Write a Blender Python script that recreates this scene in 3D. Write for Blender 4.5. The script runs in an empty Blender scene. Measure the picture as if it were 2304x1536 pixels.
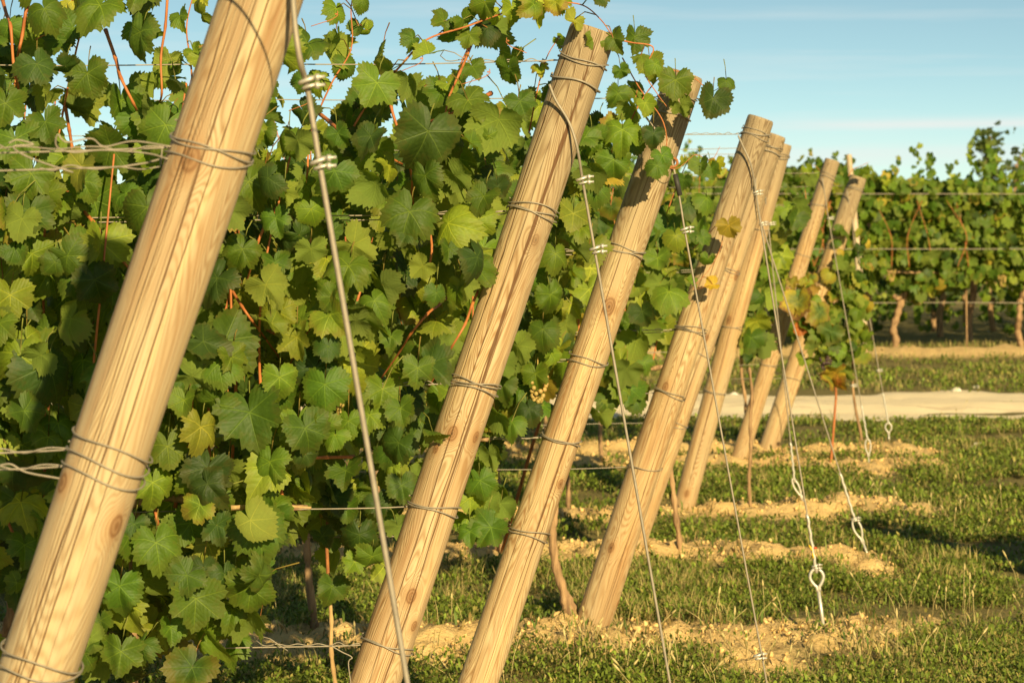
import bpy, math, random
import numpy as np
from mathutils import Vector, Matrix

random.seed(7)
RNG = np.random.RandomState(11)
sc = bpy.context.scene
COL = sc.collection
R = math.radians

# ------------------------------------------------------------------ camera geometry
F_PX, CX, HZ, CAM_H = 5900.0, 1152.0, 530.0, 1.5


def at(px, py, d):
    """point seen at photo pixel (px, py) when it stands d metres away"""
    return Vector(((px - CX) / F_PX * d, d, CAM_H - (py - HZ) / F_PX * d))


def gx(px, d):
    return (px - CX) / F_PX * d


SUN_AZ, SUN_EL = 19.0, 22.0
TO_SUN = Vector((math.sin(R(SUN_AZ)) * math.cos(R(SUN_EL)), -math.cos(R(SUN_AZ)) * math.cos(R(SUN_EL)), math.sin(R(SUN_EL))))

# ------------------------------------------------------------------ small helpers


def tag(o, label=None, cat=None, group=None, kind=None):
    if label:
        o['label'] = label
    if cat:
        o['category'] = cat
    if group:
        o['group'] = group
    if kind:
        o['kind'] = kind
    return o


def empty(name, loc, label, cat, group=None):
    o = bpy.data.objects.new(name, None)
    o.location = loc
    o.empty_display_size = 0.1
    COL.objects.link(o)
    return tag(o, label, cat, group)


def link(name, me, mat=None, parent=None, world=True):
    """link a mesh given in world coordinates; when it gets a parent, keep it where it is"""
    o = bpy.data.objects.new(name, me)
    COL.objects.link(o)
    if mat is not None and not me.materials:
        for m in (mat if isinstance(mat, (list, tuple)) else [mat]):
            me.materials.append(m)
    if parent is not None:
        o.parent = parent
        if world:
            bpy.context.view_layer.update() if parent.matrix_world == Matrix() and parent.location.length > 0 else None
            o.matrix_parent_inverse = Matrix.Translation(-parent.location)
    return o


def recenter(o):
    """move a world-space mesh's origin to the base of its bounds"""
    me = o.data
    n = len(me.vertices)
    co = np.empty(n * 3, np.float32)
    me.vertices.foreach_get('co', co)
    co = co.reshape(-1, 3)
    c = np.array([(co[:, 0].min() + co[:, 0].max()) / 2, (co[:, 1].min() + co[:, 1].max()) / 2, co[:, 2].min()], np.float32)
    me.vertices.foreach_set('co', (co - c).ravel())
    me.update()
    o.location = Vector([float(v) for v in c])
    return o


def raw_mesh(name, verts, loops, sizes, smooth=True, uv=None, col=None, midx=None):
    verts = np.asarray(verts, np.float32)
    loops = np.asarray(loops, np.int32)
    sizes = np.asarray(sizes, np.int32)
    me = bpy.data.meshes.new(name)
    me.vertices.add(len(verts))
    me.vertices.foreach_set('co', verts.ravel())
    me.loops.add(len(loops))
    me.loops.foreach_set('vertex_index', loops)
    me.polygons.add(len(sizes))
    st = np.zeros(len(sizes), np.int32)
    st[1:] = np.cumsum(sizes)[:-1]
    me.polygons.foreach_set('loop_start', st)
    me.polygons.foreach_set('loop_total', sizes)
    if smooth:
        me.polygons.foreach_set('use_smooth', np.ones(len(sizes), bool))
    if midx is not None:
        me.polygons.foreach_set('material_index', np.asarray(midx, np.int32))
    me.update(calc_edges=True)
    if uv is not None:
        l = me.uv_layers.new(name='UVMap')
        l.data.foreach_set('uv', np.asarray(uv, np.float32)[loops].ravel())
    if col is not None:
        a = me.color_attributes.new('tint', 'FLOAT_COLOR', 'POINT')
        a.data.foreach_set('color', np.asarray(col, np.float32).ravel())
    return me


class MB:
    """collects tubes / shapes into one mesh"""

    def __init__(self):
        self.v, self.l, self.s, self.n = [], [], [], 0

    def add(self, verts, faces):
        for f in faces:
            self.l.extend([i + self.n for i in f])
            self.s.append(len(f))
        self.v.extend([tuple(p) for p in verts])
        self.n += len(verts)
        return self

    def tube(self, pts, rad, sides=8, cap=True, closed=False):
        pts = [Vector(p) for p in pts]
        n = len(pts)
        rads = rad if isinstance(rad, (list, tuple, np.ndarray)) else [rad] * n
        verts, faces = [], []
        t0 = (pts[1] - pts[0]).normalized()
        up = Vector((0, 0, 1)) if abs(t0.z) < 0.9 else Vector((1, 0, 0))
        u = t0.cross(up).normalized()
        for i in range(n):
            if closed:
                t = (pts[(i + 1) % n] - pts[i - 1]).normalized()
            else:
                t = (pts[min(i + 1, n - 1)] - pts[max(i - 1, 0)]).normalized()
            u = (u - t * u.dot(t)).normalized()
            w = t.cross(u)
            for k in range(sides):
                a = 2 * math.pi * k / sides
                verts.append(pts[i] + (u * math.cos(a) + w * math.sin(a)) * float(rads[i]))
        m = n if closed else n - 1
        for i in range(m):
            j = (i + 1) % n
            for k in range(sides):
                k2 = (k + 1) % sides
                faces.append((i * sides + k, i * sides + k2, j * sides + k2, j * sides + k))
        if cap and not closed:
            faces.append(tuple(range(sides))[::-1])
            faces.append(tuple((n - 1) * sides + k for k in range(sides)))
        return self.add(verts, faces)

    def ball(self, c, r, seg=8, ring=5, sq=(1, 1, 1)):
        c = Vector(c)
        verts = [c + Vector((0, 0, r * sq[2]))]
        for i in range(1, ring):
            th = math.pi * i / ring
            for k in range(seg):
                a = 2 * math.pi * k / seg
                verts.append(c + Vector((r * sq[0] * math.sin(th) * math.cos(a), r * sq[1] * math.sin(th) * math.sin(a), r * sq[2] * math.cos(th))))
        verts.append(c - Vector((0, 0, r * sq[2])))
        f = []
        for k in range(seg):
            f.append((0, 1 + k, 1 + (k + 1) % seg))
        for i in range(ring - 2):
            for k in range(seg):
                a, b = 1 + i * seg + k, 1 + i * seg + (k + 1) % seg
                f.append((a, a + seg, b + seg, b))
        last = len(verts) - 1
        o = 1 + (ring - 2) * seg
        for k in range(seg):
            f.append((last, o + (k + 1) % seg, o + k))
        return self.add(verts, f)

    def mesh(self, name, smooth=True):
        return raw_mesh(name, self.v, self.l, self.s, smooth)


def smooth_path(ctrl, n=8):
    """Catmull-Rom through control points"""
    P = [Vector(p) for p in ctrl]
    if len(P) == 2:
        return [P[0].lerp(P[1], i / n) for i in range(n + 1)]
    Q = [P[0] * 2 - P[1]] + P + [P[-1] * 2 - P[-2]]
    out = []
    for i in range(1, len(Q) - 2):
        a, b, c, d = Q[i - 1], Q[i], Q[i + 1], Q[i + 2]
        for k in range(n):
            t = k / n
            out.append(0.5 * ((2 * b) + (c - a) * t + (2 * a - 5 * b + 4 * c - d) * t * t + (3 * b - a - 3 * c + d) * t ** 3))
    out.append(P[-1])
    return out


# ------------------------------------------------------------------ noise for the terrain
_P = RNG.rand(256, 256)


def vnoise(x, y):
    x = np.asarray(x, float)
    y = np.asarray(y, float)
    xi, yi = np.floor(x).astype(int), np.floor(y).astype(int)
    fx, fy = x - xi, y - yi
    fx, fy = fx * fx * (3 - 2 * fx), fy * fy * (3 - 2 * fy)
    g = lambda a, b: _P[a % 256, b % 256]
    return (g(xi, yi) * (1 - fx) * (1 - fy) + g(xi + 1, yi) * fx * (1 - fy) + g(xi, yi + 1) * (1 - fx) * fy + g(xi + 1, yi + 1) * fx * fy)


def fbm(x, y, o=4):
    s, a, t = 0, 0.5, 0
    for i in range(o):
        s = s + a * vnoise(x * 2 ** i + 17 * i, y * 2 ** i + 31 * i)
        t += a
        a *= 0.5
    return s / t


# ------------------------------------------------------------------ shader helpers


class NT:
    def __init__(self, name):
        self.m = bpy.data.materials.new(name)
        self.m.use_nodes = True
        self.t = self.m.node_tree
        self.t.nodes.clear()
        self.out = self.t.nodes.new('ShaderNodeOutputMaterial')

    def node(self, typ, **kw):
        n = self.t.nodes.new(typ)
        for k, v in kw.items():
            setattr(n, k, v)
        return n

    def set(self, sock, v):
        if hasattr(v, 'is_output') or isinstance(v, bpy.types.NodeSocket):
            self.t.links.new(v, sock)
        else:
            sock.default_value = v

    def math(self, op, a, b=0.0, c=0.0, clamp=False):
        n = self.node('ShaderNodeMath', operation=op, use_clamp=clamp)
        self.set(n.inputs[0], a)
        self.set(n.inputs[1], b)
        self.set(n.inputs[2], c)
        return n.outputs[0]

    def vmath(self, op, a, b=(0, 0, 0)):
        n = self.node('ShaderNodeVectorMath', operation=op)
        self.set(n.inputs[0], a)
        self.set(n.inputs[1], b)
        return n.outputs['Value'] if op in ('LENGTH', 'DISTANCE', 'DOT_PRODUCT') else n.outputs[0]

    def noise(self, vec, scale=1.0, detail=3.0, rough=0.5, dist=0.0):
        n = self.node('ShaderNodeTexNoise')
        self.set(n.inputs['Vector'], vec)
        n.inputs['Scale'].default_value = scale
        n.inputs['Detail'].default_value = detail
        n.inputs['Roughness'].default_value = rough
        n.inputs['Distortion'].default_value = dist
        return n.outputs[0]

    def maprange(self, v, a, b, c=0.0, d=1.0, smooth=False):
        n = self.node('ShaderNodeMapRange')
        if smooth:
            n.interpolation_type = 'SMOOTHSTEP'
        self.set(n.inputs[0], v)
        for i, x in zip((1, 2, 3, 4), (a, b, c, d)):
            self.set(n.inputs[i], x)
        return n.outputs[0]

    def mix(self, fac, a, b, blend='MIX'):
        n = self.node('ShaderNodeMix', data_type='RGBA', blend_type=blend)
        self.set(n.inputs[0], fac)
        self.set(n.inputs[6], a)
        self.set(n.inputs[7], b)
        return n.outputs[2]

    def bsdf(self, color, rough=0.6, spec=0.3, metal=0.0, normal=None):
        n = self.node('ShaderNodeBsdfPrincipled')
        self.set(n.inputs['Base Color'], color)
        self.set(n.inputs['Roughness'], rough)
        self.set(n.inputs['Specular IOR Level'], spec)
        self.set(n.inputs['Metallic'], metal)
        if normal is not None:
            self.set(n.inputs['Normal'], normal)
        return n.outputs[0]

    def bump(self, h, strength=0.5, dist=0.01):
        n = self.node('ShaderNodeBump')
        n.inputs['Strength'].default_value = strength
        n.inputs['Distance'].default_value = dist
        self.set(n.inputs['Height'], h)
        return n.outputs[0]

    def done(self, shader):
        self.t.links.new(shader, self.out.inputs[0])
        return self.m


def rgb(*c):
    return (c[0], c[1], c[2], 1.0)


# ------------------------------------------------------------------ materials
def leaf_material(name, veins=True):
    n = NT(name)
    at_ = n.node('ShaderNodeAttribute', attribute_name='tint')
    tint, yel = at_.outputs['Color'], at_.outputs['Alpha']
    geo = n.node('ShaderNodeNewGeometry')
    tc = n.node('ShaderNodeTexCoord')
    uv = n.vmath('SUBTRACT', tc.outputs['UV'], (0.5, 0.5, 0))
    sep = n.node('ShaderNodeSeparateXYZ')
    n.set(sep.inputs[0], uv)
    x, y = n.math('ABSOLUTE', sep.outputs[0]), sep.outputs[1]
    r = n.vmath('LENGTH', uv)
    obj = tc.outputs['Object']
    mott = n.noise(obj, 26, 4, 0.6)
    mott2 = n.noise(obj, 110, 3, 0.6)
    col = n.mix(n.maprange(mott, 0.3, 0.7, 0.0, 0.55), tint, n.mix(1.0, tint, rgb(0.70, 0.72, 0.7), 'MULTIPLY'))
    col = n.mix(n.maprange(mott2, 0.45, 0.75, 0.0, 0.28), col, n.mix(1.0, tint, rgb(1.7, 1.6, 1.0), 'MULTIPLY'))
    # yellow and brown edges where the leaf is turning
    edge = n.maprange(n.math('ADD', n.math('MULTIPLY', r, 1.7), n.math('MULTIPLY', mott, 0.8)), 0.62, 1.05)
    col = n.mix(n.math('MULTIPLY', edge, yel, clamp=True), col, rgb(0.42, 0.33, 0.03))
    brown = n.maprange(n.math('ADD', n.math('MULTIPLY', r, 1.7), n.math('MULTIPLY', n.noise(obj, 48, 4, 0.7), 1.3)), 1.25, 1.42)
    col = n.mix(n.math('MULTIPLY', brown, n.math('MULTIPLY_ADD', yel, 1.0, 0.12), clamp=True), col, rgb(0.22, 0.11, 0.035))
    norm = None
    back = geo.outputs['Backfacing']
    if veins:
        a = n.math('ARCTAN2', x, y)
        s1 = n.math('GREATER_THAN', a, 0.42)
        s2 = n.math('GREATER_THAN', a, 1.38)
        a0 = n.math('ADD', n.math('MULTIPLY', s1, 0.88), n.math('MULTIPLY', s2, 1.02))
        b = n.math('SUBTRACT', a, a0)
        perp = n.math('ABSOLUTE', n.math('MULTIPLY', r, n.math('SINE', b)))
        along = n.math('MULTIPLY', r, n.math('COSINE', b))
        w = n.math('MULTIPLY_ADD', r, -0.011, 0.0085)
        main = n.maprange(n.math('SUBTRACT', perp, w), 0.006, -0.004)
        st = n.math('SUBTRACT', along, n.math('MULTIPLY', perp, 0.95))
        fr = n.math('ABSOLUTE', n.math('SUBTRACT', n.math('FRACT', n.math('MULTIPLY', st, 11.0)), 0.5))
        sec = n.maprange(fr, 0.10, 0.02, 0.0, 0.14)
        vm = n.math('MAXIMUM', main, sec)
        col = n.mix(n.math('MULTIPLY', vm, 0.5), col, n.mix(1.0, tint, rgb(2.9, 2.4, 2.2), 'MULTIPLY'))
        h = n.math('ADD', n.math('MULTIPLY', vm, -0.5), n.math('ADD', n.math('MULTIPLY', fr, 0.45), n.math('MULTIPLY', mott2, 0.6)))
        norm = n.bump(h, 0.4, 0.004)
    under = n.mix(0.5, col, rgb(0.21, 0.26, 0.06))
    col = n.mix(back, col, under)
    p = n.bsdf(col, n.maprange(back, 0, 1, 0.55, 0.8), n.maprange(back, 0, 1, 0.30, 0.08), 0, norm)
    tr = n.node('ShaderNodeBsdfTranslucent')
    n.set(tr.inputs[0], n.mix(1.0, col, rgb(1.9, 1.9, 0.5), 'MULTIPLY'))
    mx = n.node('ShaderNodeMixShader')
    mx.inputs[0].default_value = 0.38
    n.t.links.new(p, mx.inputs[1])
    n.t.links.new(tr.outputs[0], mx.inputs[2])
    return n.done(mx.outputs[0])


def grass_material():
    n = NT('grass_blades')
    at_ = n.node('ShaderNodeAttribute', attribute_name='tint')
    p = n.bsdf(at_.outputs['Color'], 0.6, 0.25)
    tr = n.node('ShaderNodeBsdfTranslucent')
    n.set(tr.inputs[0], n.mix(1.0, at_.outputs['Color'], rgb(1.3, 1.3, 0.6), 'MULTIPLY'))
    mx = n.node('ShaderNodeMixShader')
    mx.inputs[0].default_value = 0.25
    n.t.links.new(p, mx.inputs[1])
    n.t.links.new(tr.outputs[0], mx.inputs[2])
    return n.done(mx.outputs[0])


def wire_material():
    n = NT('galvanised_wire')
    tc = n.node('ShaderNodeTexCoord')
    v = n.noise(tc.outputs['Object'], 60, 3)
    c = n.mix(v, rgb(0.20, 0.17, 0.13), rgb(0.36, 0.31, 0.235))
    return n.done(n.bsdf(c, 0.6, 0.4, 0.25))


def zinc_material():
    n = NT('zinc_steel')
    tc = n.node('ShaderNodeTexCoord')
    v = n.noise(tc.outputs['Object'], 90, 3)
    c = n.mix(v, rgb(0.42, 0.39, 0.33), rgb(0.66, 0.62, 0.53))
    return n.done(n.bsdf(c, 0.42, 0.5, 0.5))


def plain(name, c1, c2, scale=30, rough=0.7, bump=0.0, stretch=None, spec=0.3):
    n = NT(name)
    tc = n.node('ShaderNodeTexCoord')
    vec = tc.outputs['Object']
    if stretch:
        vec = n.vmath('MULTIPLY', vec, stretch)
    v = n.noise(vec, scale, 4, 0.6)
    c = n.mix(n.maprange(v, 0.3, 0.7), rgb(*c1), rgb(*c2))
    return n.done(n.bsdf(c, rough, spec, 0, n.bump(v, bump, 0.01) if bump else None))


def wood_material(name, length, knots, cracks, light=(0.52, 0.36, 0.185), dark=(0.255, 0.132, 0.048), seed=0.0, ring=0.0042, contrast=0.75, grey=0.55):
    """round pine post: growth rings cut by the lathe, knots, drying cracks, grey weathered top"""
    n = NT(name)
    tc = n.node('ShaderNodeTexCoord')
    p = tc.outputs['Object']
    sp = n.node('ShaderNodeSeparateXYZ')
    n.set(sp.inputs[0], p)
    x, y, z = sp.outputs
    q = n.vmath('ADD', p, (seed * 3.1, seed * 1.7, seed * 5.3))
    big = n.noise(n.vmath('MULTIPLY', q, (9, 9, 1.1)), 1.0, 2, 0.45)
    mid = n.noise(n.vmath('MULTIPLY', q, (34, 34, 3.2)), 1.0, 2, 0.5)
    coord = n.math('ADD', n.math('MULTIPLY', big, 0.30), n.math('MULTIPLY', mid, 0.013))
    kd = None
    for (kx, ky, kz, s) in knots:
        d = n.vmath('LENGTH', n.vmath('MULTIPLY', n.vmath('SUBTRACT', p, (kx, ky, kz)), (1 / s, 1 / s, 0.62 / s)))
        bumpf = n.math('EXPONENT', n.math('MULTIPLY', n.math('MULTIPLY', d, d), -0.35))
        coord = n.math('ADD', coord, n.math('MULTIPLY', bumpf, 0.045))
        kd = d if kd is None else n.math('MINIMUM', kd, d)
    wv = n.math('SINE', n.math('MULTIPLY', coord, 2 * math.pi / ring))
    wv = n.math('POWER', n.math('MULTIPLY_ADD', wv, 0.5, 0.5), 1.6)
    ringmask = n.maprange(n.noise(n.vmath('MULTIPLY', q, (20, 20, 2.5)), 1.0, 2), 0.34, 0.62, 0.45, 1.0)
    wv = n.math('MULTIPLY', wv, ringmask)
    fibre = n.noise(n.vmath('MULTIPLY', q, (260, 260, 7)), 1.0, 3, 0.6)
    stain = n.noise(n.vmath('MULTIPLY', q, (16, 16, 3.0)), 1.0, 4, 0.6)
    streak = n.noise(n.vmath('MULTIPLY', q, (48, 48, 1.3)), 1.0, 3, 0.55)
    col = n.mix(n.math('MULTIPLY', wv, contrast), rgb(*light), rgb(*dark))
    col = n.mix(n.maprange(fibre, 0.35, 0.7, 0.0, 0.35), col, rgb(*[c * 0.66 for c in light]))
    band = n.noise(n.vmath('MULTIPLY', q, (30, 30, .8)), 1.0, 2, 0.5)
    col = n.mix(n.maprange(band, 0.40, 0.66, 0.0, 0.5), col, rgb(0.40, 0.235, 0.095))
    col = n.mix(n.maprange(stain, 0.48, 0.72, 0.0, 0.6), col, rgb(0.33, 0.20, 0.095))
    col = n.mix(n.maprange(streak, 0.50, 0.68, 0.0, 0.75), col, rgb(0.29, 0.155, 0.066))
    col = n.mix(n.maprange(streak, 0.42, 0.30, 0.0, 0.6), col, rgb(0.66, 0.49, 0.25))
    speck = n.noise(n.vmath('MULTIPLY', q, (120, 120, 22)), 1.0, 3, 0.6)
    col = n.mix(n.maprange(speck, 0.62, 0.75, 0.0, 0.5), col, rgb(0.22, 0.115, 0.045))
    col = n.mix(n.maprange(n.math('SUBTRACT', z, n.math('MULTIPLY', stain, 0.35)), 0.22, -0.05, 0.0, 0.6), col, rgb(0.26, 0.17, 0.08))
    # weathering towards the cut top
    g = n.math('ADD', n.maprange(z, length - 0.85, length - .02, 0.0, 0.85), n.math('MULTIPLY', stain, 0.45))
    weath = n.noise(n.vmath('MULTIPLY', q, (7, 7, 1.6)), 1.0, 4, 0.6)
    col = n.mix(n.maprange(weath, 0.40, 0.64, 0.0, 0.65), col, n.mix(wv, rgb(0.42, 0.33, 0.20), rgb(0.27, 0.185, 0.095)))
    if kd is not None:
        col = n.mix(n.maprange(kd, 1.9, 0.7, 0.0, 0.6), col, rgb(0.33, 0.18, 0.075))
        kr = n.math('SINE', n.math('MULTIPLY', kd, 19.0))
        col = n.mix(n.math('MULTIPLY', n.maprange(kd, 1.0, 0.85), n.maprange(kr, -1, 1, 0.4, 0.85)), col, rgb(0.18, 0.085, 0.034))
        col = n.mix(n.maprange(kd, 0.3, 0.12), col, rgb(0.10, 0.05, 0.025))
    gcol = n.mix(wv, rgb(0.30, 0.235, 0.145), rgb(0.15, 0.105, 0.06))
    col = n.mix(n.maprange(g, 0.38, 0.95, 0.0, grey), col, gcol)
    ck = None
    rk = random.Random(int(seed * 100))
    cracks = list(cracks) + [(rk.uniform(-.045, .045), rk.uniform(.0006, .0011), a_, a_ + rk.uniform(.3, .8)) for a_ in [rk.uniform(.1, 1.7) for _ in range(3 if seed < 1 else 5)]]
    for i, (x0, wdt, z0, z1) in enumerate(cracks):
        wob = n.noise(n.vmath('ADD', n.vmath('MULTIPLY', q, (0, 0, 1.3 + .35 * i)), (i * 7.7, 0, 0)), 1.0, 4, 0.55)
        cx = n.math('SUBTRACT', x, n.math('MULTIPLY_ADD', wob, 0.022, x0 - 0.011))
        fine = n.noise(n.vmath('MULTIPLY', q, (30, 30, 14)), 1.0, 2)
        wz = n.math('MULTIPLY', n.math('MULTIPLY', n.maprange(z, z0, z0 + 0.25), n.maprange(z, z1, z1 - 0.25)), n.math('MULTIPLY', fine, wdt * 2.0))
        m = n.maprange(n.math('SUBTRACT', n.math('ABSOLUTE', cx), wz), 0.0006, -0.0004)
        m = n.math('MULTIPLY', m, n.math('LESS_THAN', y, 0.0))
        ck = m if ck is None else n.math('MAXIMUM', ck, m)
    col = n.mix(n.math('MULTIPLY', ck, 0.9), col, rgb(0.10, 0.045, 0.018))
    h = n.math('ADD', n.math('MULTIPLY', wv, -0.18), n.math('ADD', n.math('MULTIPLY', fibre, 0.5), n.math('MULTIPLY', ck, -2.2)))
    return n.done(n.bsdf(col, 0.72, 0.18, 0, n.bump(h, 0.55, 0.004)))


def endgrain_material():
    n = NT('cut_end_grain')
    tc = n.node('ShaderNodeTexCoord')
    p = tc.outputs['Object']
    d = n.vmath('LENGTH', n.vmath('MULTIPLY', p, (1, 1, 0)))
    w = n.math('SINE', n.math('MULTIPLY_ADD', n.noise(p, 18, 3), 16.0, n.math('MULTIPLY', d, 1500.0)))
    c = n.mix(n.maprange(w, -1, 1), rgb(0.27, 0.20, 0.12), rgb(0.17, 0.115, 0.065))
    return n.done(n.bsdf(c, 0.85, 0.1))


def ground_material():
    n = NT('vineyard_ground')
    a = n.node('ShaderNodeAttribute', attribute_name='tint')
    s = n.node('ShaderNodeSeparateColor')
    n.set(s.inputs[0], a.outputs['Color'])
    soil = s.outputs[0]
    geo = n.node('ShaderNodeNewGeometry')
    p = geo.outputs['Position']
    n1 = n.noise(p, 7, 5, 0.65)
    n2 = n.noise(p, 45, 4, 0.65)
    sc_ = n.mix(n.maprange(n1, 0.3, 0.7), rgb(0.68, 0.475, 0.205), rgb(0.54, 0.345, 0.135))
    sc_ = n.mix(n.maprange(n2, 0.35, 0.75, 0.0, 0.6), sc_, rgb(0.74, 0.54, 0.26))
    gc = n.mix(n.maprange(n2, 0.3, 0.7), rgb(0.11, 0.115, 0.035), rgb(0.27, 0.20, 0.09))
    col = n.mix(n.maprange(n.math('ADD', soil, n.math('MULTIPLY_ADD', n2, 0.5, -0.25)), 0.3, 0.6), gc, sc_)
    n3 = n.noise(p, 150, 4, 0.7)
    h = n.math('ADD', n.math('MULTIPLY', n2, 1.0), n.math('MULTIPLY', n3, 0.35))
    return n.done(n.bsdf(col, 0.95, 0.05, 0, n.bump(h, 0.9, 0.02)))


def track_material():
    n = NT('track_gravel')
    geo = n.node('ShaderNodeNewGeometry')
    p = geo.outputs['Position']
    n1 = n.noise(n.vmath('MULTIPLY', p, (0.35, 2.0, 1)), 1.2, 4, 0.6)
    n2 = n.noise(p, 55, 4, 0.7)
    c = n.mix(n.maprange(n1, 0.35, 0.7), rgb(0.89, 0.74, 0.48), rgb(0.82, 0.66, 0.41))
    n3 = n.noise(n.vmath('MULTIPLY', p, (.8, 3.2, 1)), 2.2, 5, 0.65)
    c = n.mix(n.maprange(n3, 0.54, 0.70, 0, 0.75), c, rgb(0.40, 0.29, 0.17))  # stretched dark patches painted in as shadow streaks on the track
    c = n.mix(n.maprange(n2, 0.45, 0.72, 0, 0.5), c, rgb(0.9, 0.76, 0.56))
    return n.done(n.bsdf(c, 0.95, 0.05, 0, n.bump(n2, 0.9, 0.02)))


M_LEAF = leaf_material('vine_leaf')
M_LEAF_FAR = leaf_material('vine_leaf_distant', veins=False)
M_GRASS = grass_material()
M_WIRE = wire_material()
M_ZINC = zinc_material()
M_CANE = plain('red_brown_cane', (0.27, 0.085, 0.026), (0.46, 0.165, 0.05), 55, 0.55, 0.1, (1, 1, 0.3))
M_TRUNK = plain('vine_bark', (0.15, 0.09, 0.05), (0.42, 0.27, 0.14), 42, 0.9, 0.9, (1, 1, 0.18), 0.1)
M_PALE = plain('pale_dry_bark', (0.30, 0.19, 0.085), (0.47, 0.32, 0.15), 42, 0.9, 0.6, (1, 1, 0.18), 0.1)
M_RUST = plain('rusty_rod', (0.20, 0.075, 0.025), (0.34, 0.14, 0.045), 70, 0.8, 0.3)
M_GRAPE = plain('golden_grape', (0.27, 0.22, 0.06), (0.42, 0.27, 0.09), 20, 0.4, 0.0)
M_BLACKG = plain('dark_grape', (0.04, 0.025, 0.035), (0.10, 0.06, 0.06), 20, 0.4, 0.0)
M_SOIL = plain('sandy_clod', (0.54, 0.35, 0.14), (0.70, 0.49, 0.215), 30, 0.95, 0.8, None, 0.05)
M_STONE = plain('pale_limestone', (0.55, 0.48, 0.38), (0.72, 0.66, 0.55), 22, 0.9, 0.4)
M_BLACK = plain('black_sleeve', (0.02, 0.02, 0.018), (0.05, 0.045, 0.04), 40, 0.6)
M_YELLOW = plain('yellow_tape', (0.62, 0.42, 0.02), (0.75, 0.5, 0.03), 40, 0.6)
M_RED = plain('red_tape', (0.45, 0.06, 0.02), (0.5, 0.1, 0.03), 40, 0.6)
M_GROUND = ground_material()
M_TRACK = track_material()
M_END = endgrain_material()

# ------------------------------------------------------------------ posts of the near block
#          top px        foot x    depth   radius   (foot y follows from the depth)
POSTS = [
    dict(d=3.9, top=(790, -605), foot=-348, r=.0575, rt=.061),
    dict(d=5.9, top=(1336, 66), foot=676, r=.0575, rt=.0535),
    dict(d=7.55, top=(1543, 166), foot=1018, r=.0570, rt=.0530),
    dict(d=9.75, top=(1712, 266), foot=1322, r=.0660, rt=.0500),
    dict(d=12.05, top=(1743, 303), foot=1408, r=.0630, rt=.0540),
    dict(d=13.9, top=(1760, 323), foot=1531, r=.0570, rt=.0530),
    dict(d=16.7, top=(1873, 360), foot=1655, r=.0545, rt=.0480),
    dict(d=17.8, top=(1931, 398), foot=1723, r=.0660, rt=.0600),
]
for P in POSTS:
    P['foot_y'] = HZ + F_PX * CAM_H / P['d']
    P['B'] = at(P['foot'], P['foot_y'], P['d'])
    P['B'].z = 0
    P['T'] = at(P['top'][0], P['top'][1], P['d'])
    P['ax'] = (P['T'] - P['B']).normalized()
    P['L'] = (P['T'] - P['B']).length
ROW_SLOPE = 0.05


def row_y(P, x):
    return P['d'] + ROW_SLOPE * (x - P['B'].x)


def on_axis(P, z):
    """axis point of post P at height z"""
    return P['B'] + P['ax'] * (z / P['ax'].z)


def z_of(P, py):
    return CAM_H - (py - HZ) / F_PX * P['d']


def radius_at(P, z):
    t = min(max(z / P['T'].z, 0), 1)
    return P['r'] * (1 - t) + P['rt'] * t


POST_LABEL = [
    'thick pale leaning wooden end post, closest of all, its top cut off by the frame',
    'leaning wooden end post with a long open crack and a shoot curling over it',
    'leaning wooden end post with dangling leaves hung over its top half',
    'leaning wooden end post whose knotty shaft stands beside a bare gnarled vine trunk',
    'x',
    'slim leaning wooden end post in the middle of the three that overlap at the top',
    'slender leaning wooden end post just right of the overlapping three, leaves crossing its middle',
    'leaning wooden end post furthest along the row, its middle behind autumn leaves',
]
POST_LABEL[4] = 'leaning wooden end post second in the cluster of three overlapping posts'
POST_LABEL[5] = 'slim leaning wooden end post rearmost in the cluster of three overlapping posts'
POST_LABEL[3] = 'leaning knotty wooden end post foremost in the cluster of three overlapping posts'

# knots in photo pixels per post (px, py, size) and cracks (x offset, half width, z0, z1)
KNOTS = [
    [(432, 358, .017), (252, 1184, .014), (140, 1090, .012)],
    [(1018, 975, .013), (925, 1340, .013), (1205, 540, .010), (1072, 985, .010), (980, 1010, .008), (930, 1410, .009)],
    [(1370, 690, .020), (1262, 1090, .011)],
    [(1495, 870, .017), (1375, 1232, .014), (1420, 1370, .010)],
    [(1660, 620, .018), (1590, 760, .012)],
    [(1640, 720, .016), (1545, 1110, .014)],
    [(1690, 905, .018), (1840, 400, .012)],
    [(1800, 880, .014)],
]
CRACKS = [
    [(0.0, .0011, .1, 2.2), (.018, .0008, 1.2, 2.3), (-.016, .0006, .3, 1.4), (-.024, .0006, 1.3, 2.1)],
    [(.014, .0034, 1.25, 2.2), (.020, .0013, .3, 1.5), (-.012, .0008, .6, 1.7)],
    [(.017, .0022, .6, 1.45), (-.01, .0007, 1.3, 2.0)],
    [(.0, .0008, .8, 2.0), (.02, .0007, .2, 1.2)],
    [(.01, .001, .3, 1.9)],
    [(-.01, .001, .3, 1.9)],
    [(.0, .001, .3, 1.9)],
    [(.01, .001, .3, 1.9)],
]
LIGHTS = [(0.50, 0.40, 0.245), (0.54, 0.41, 0.24), (0.56, 0.435, 0.25), (0.55, 0.425, 0.235), (0.54, 0.40, 0.215), (0.53, 0.38, 0.195), (0.53, 0.38, 0.195), (0.54, 0.39, 0.20)]


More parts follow.
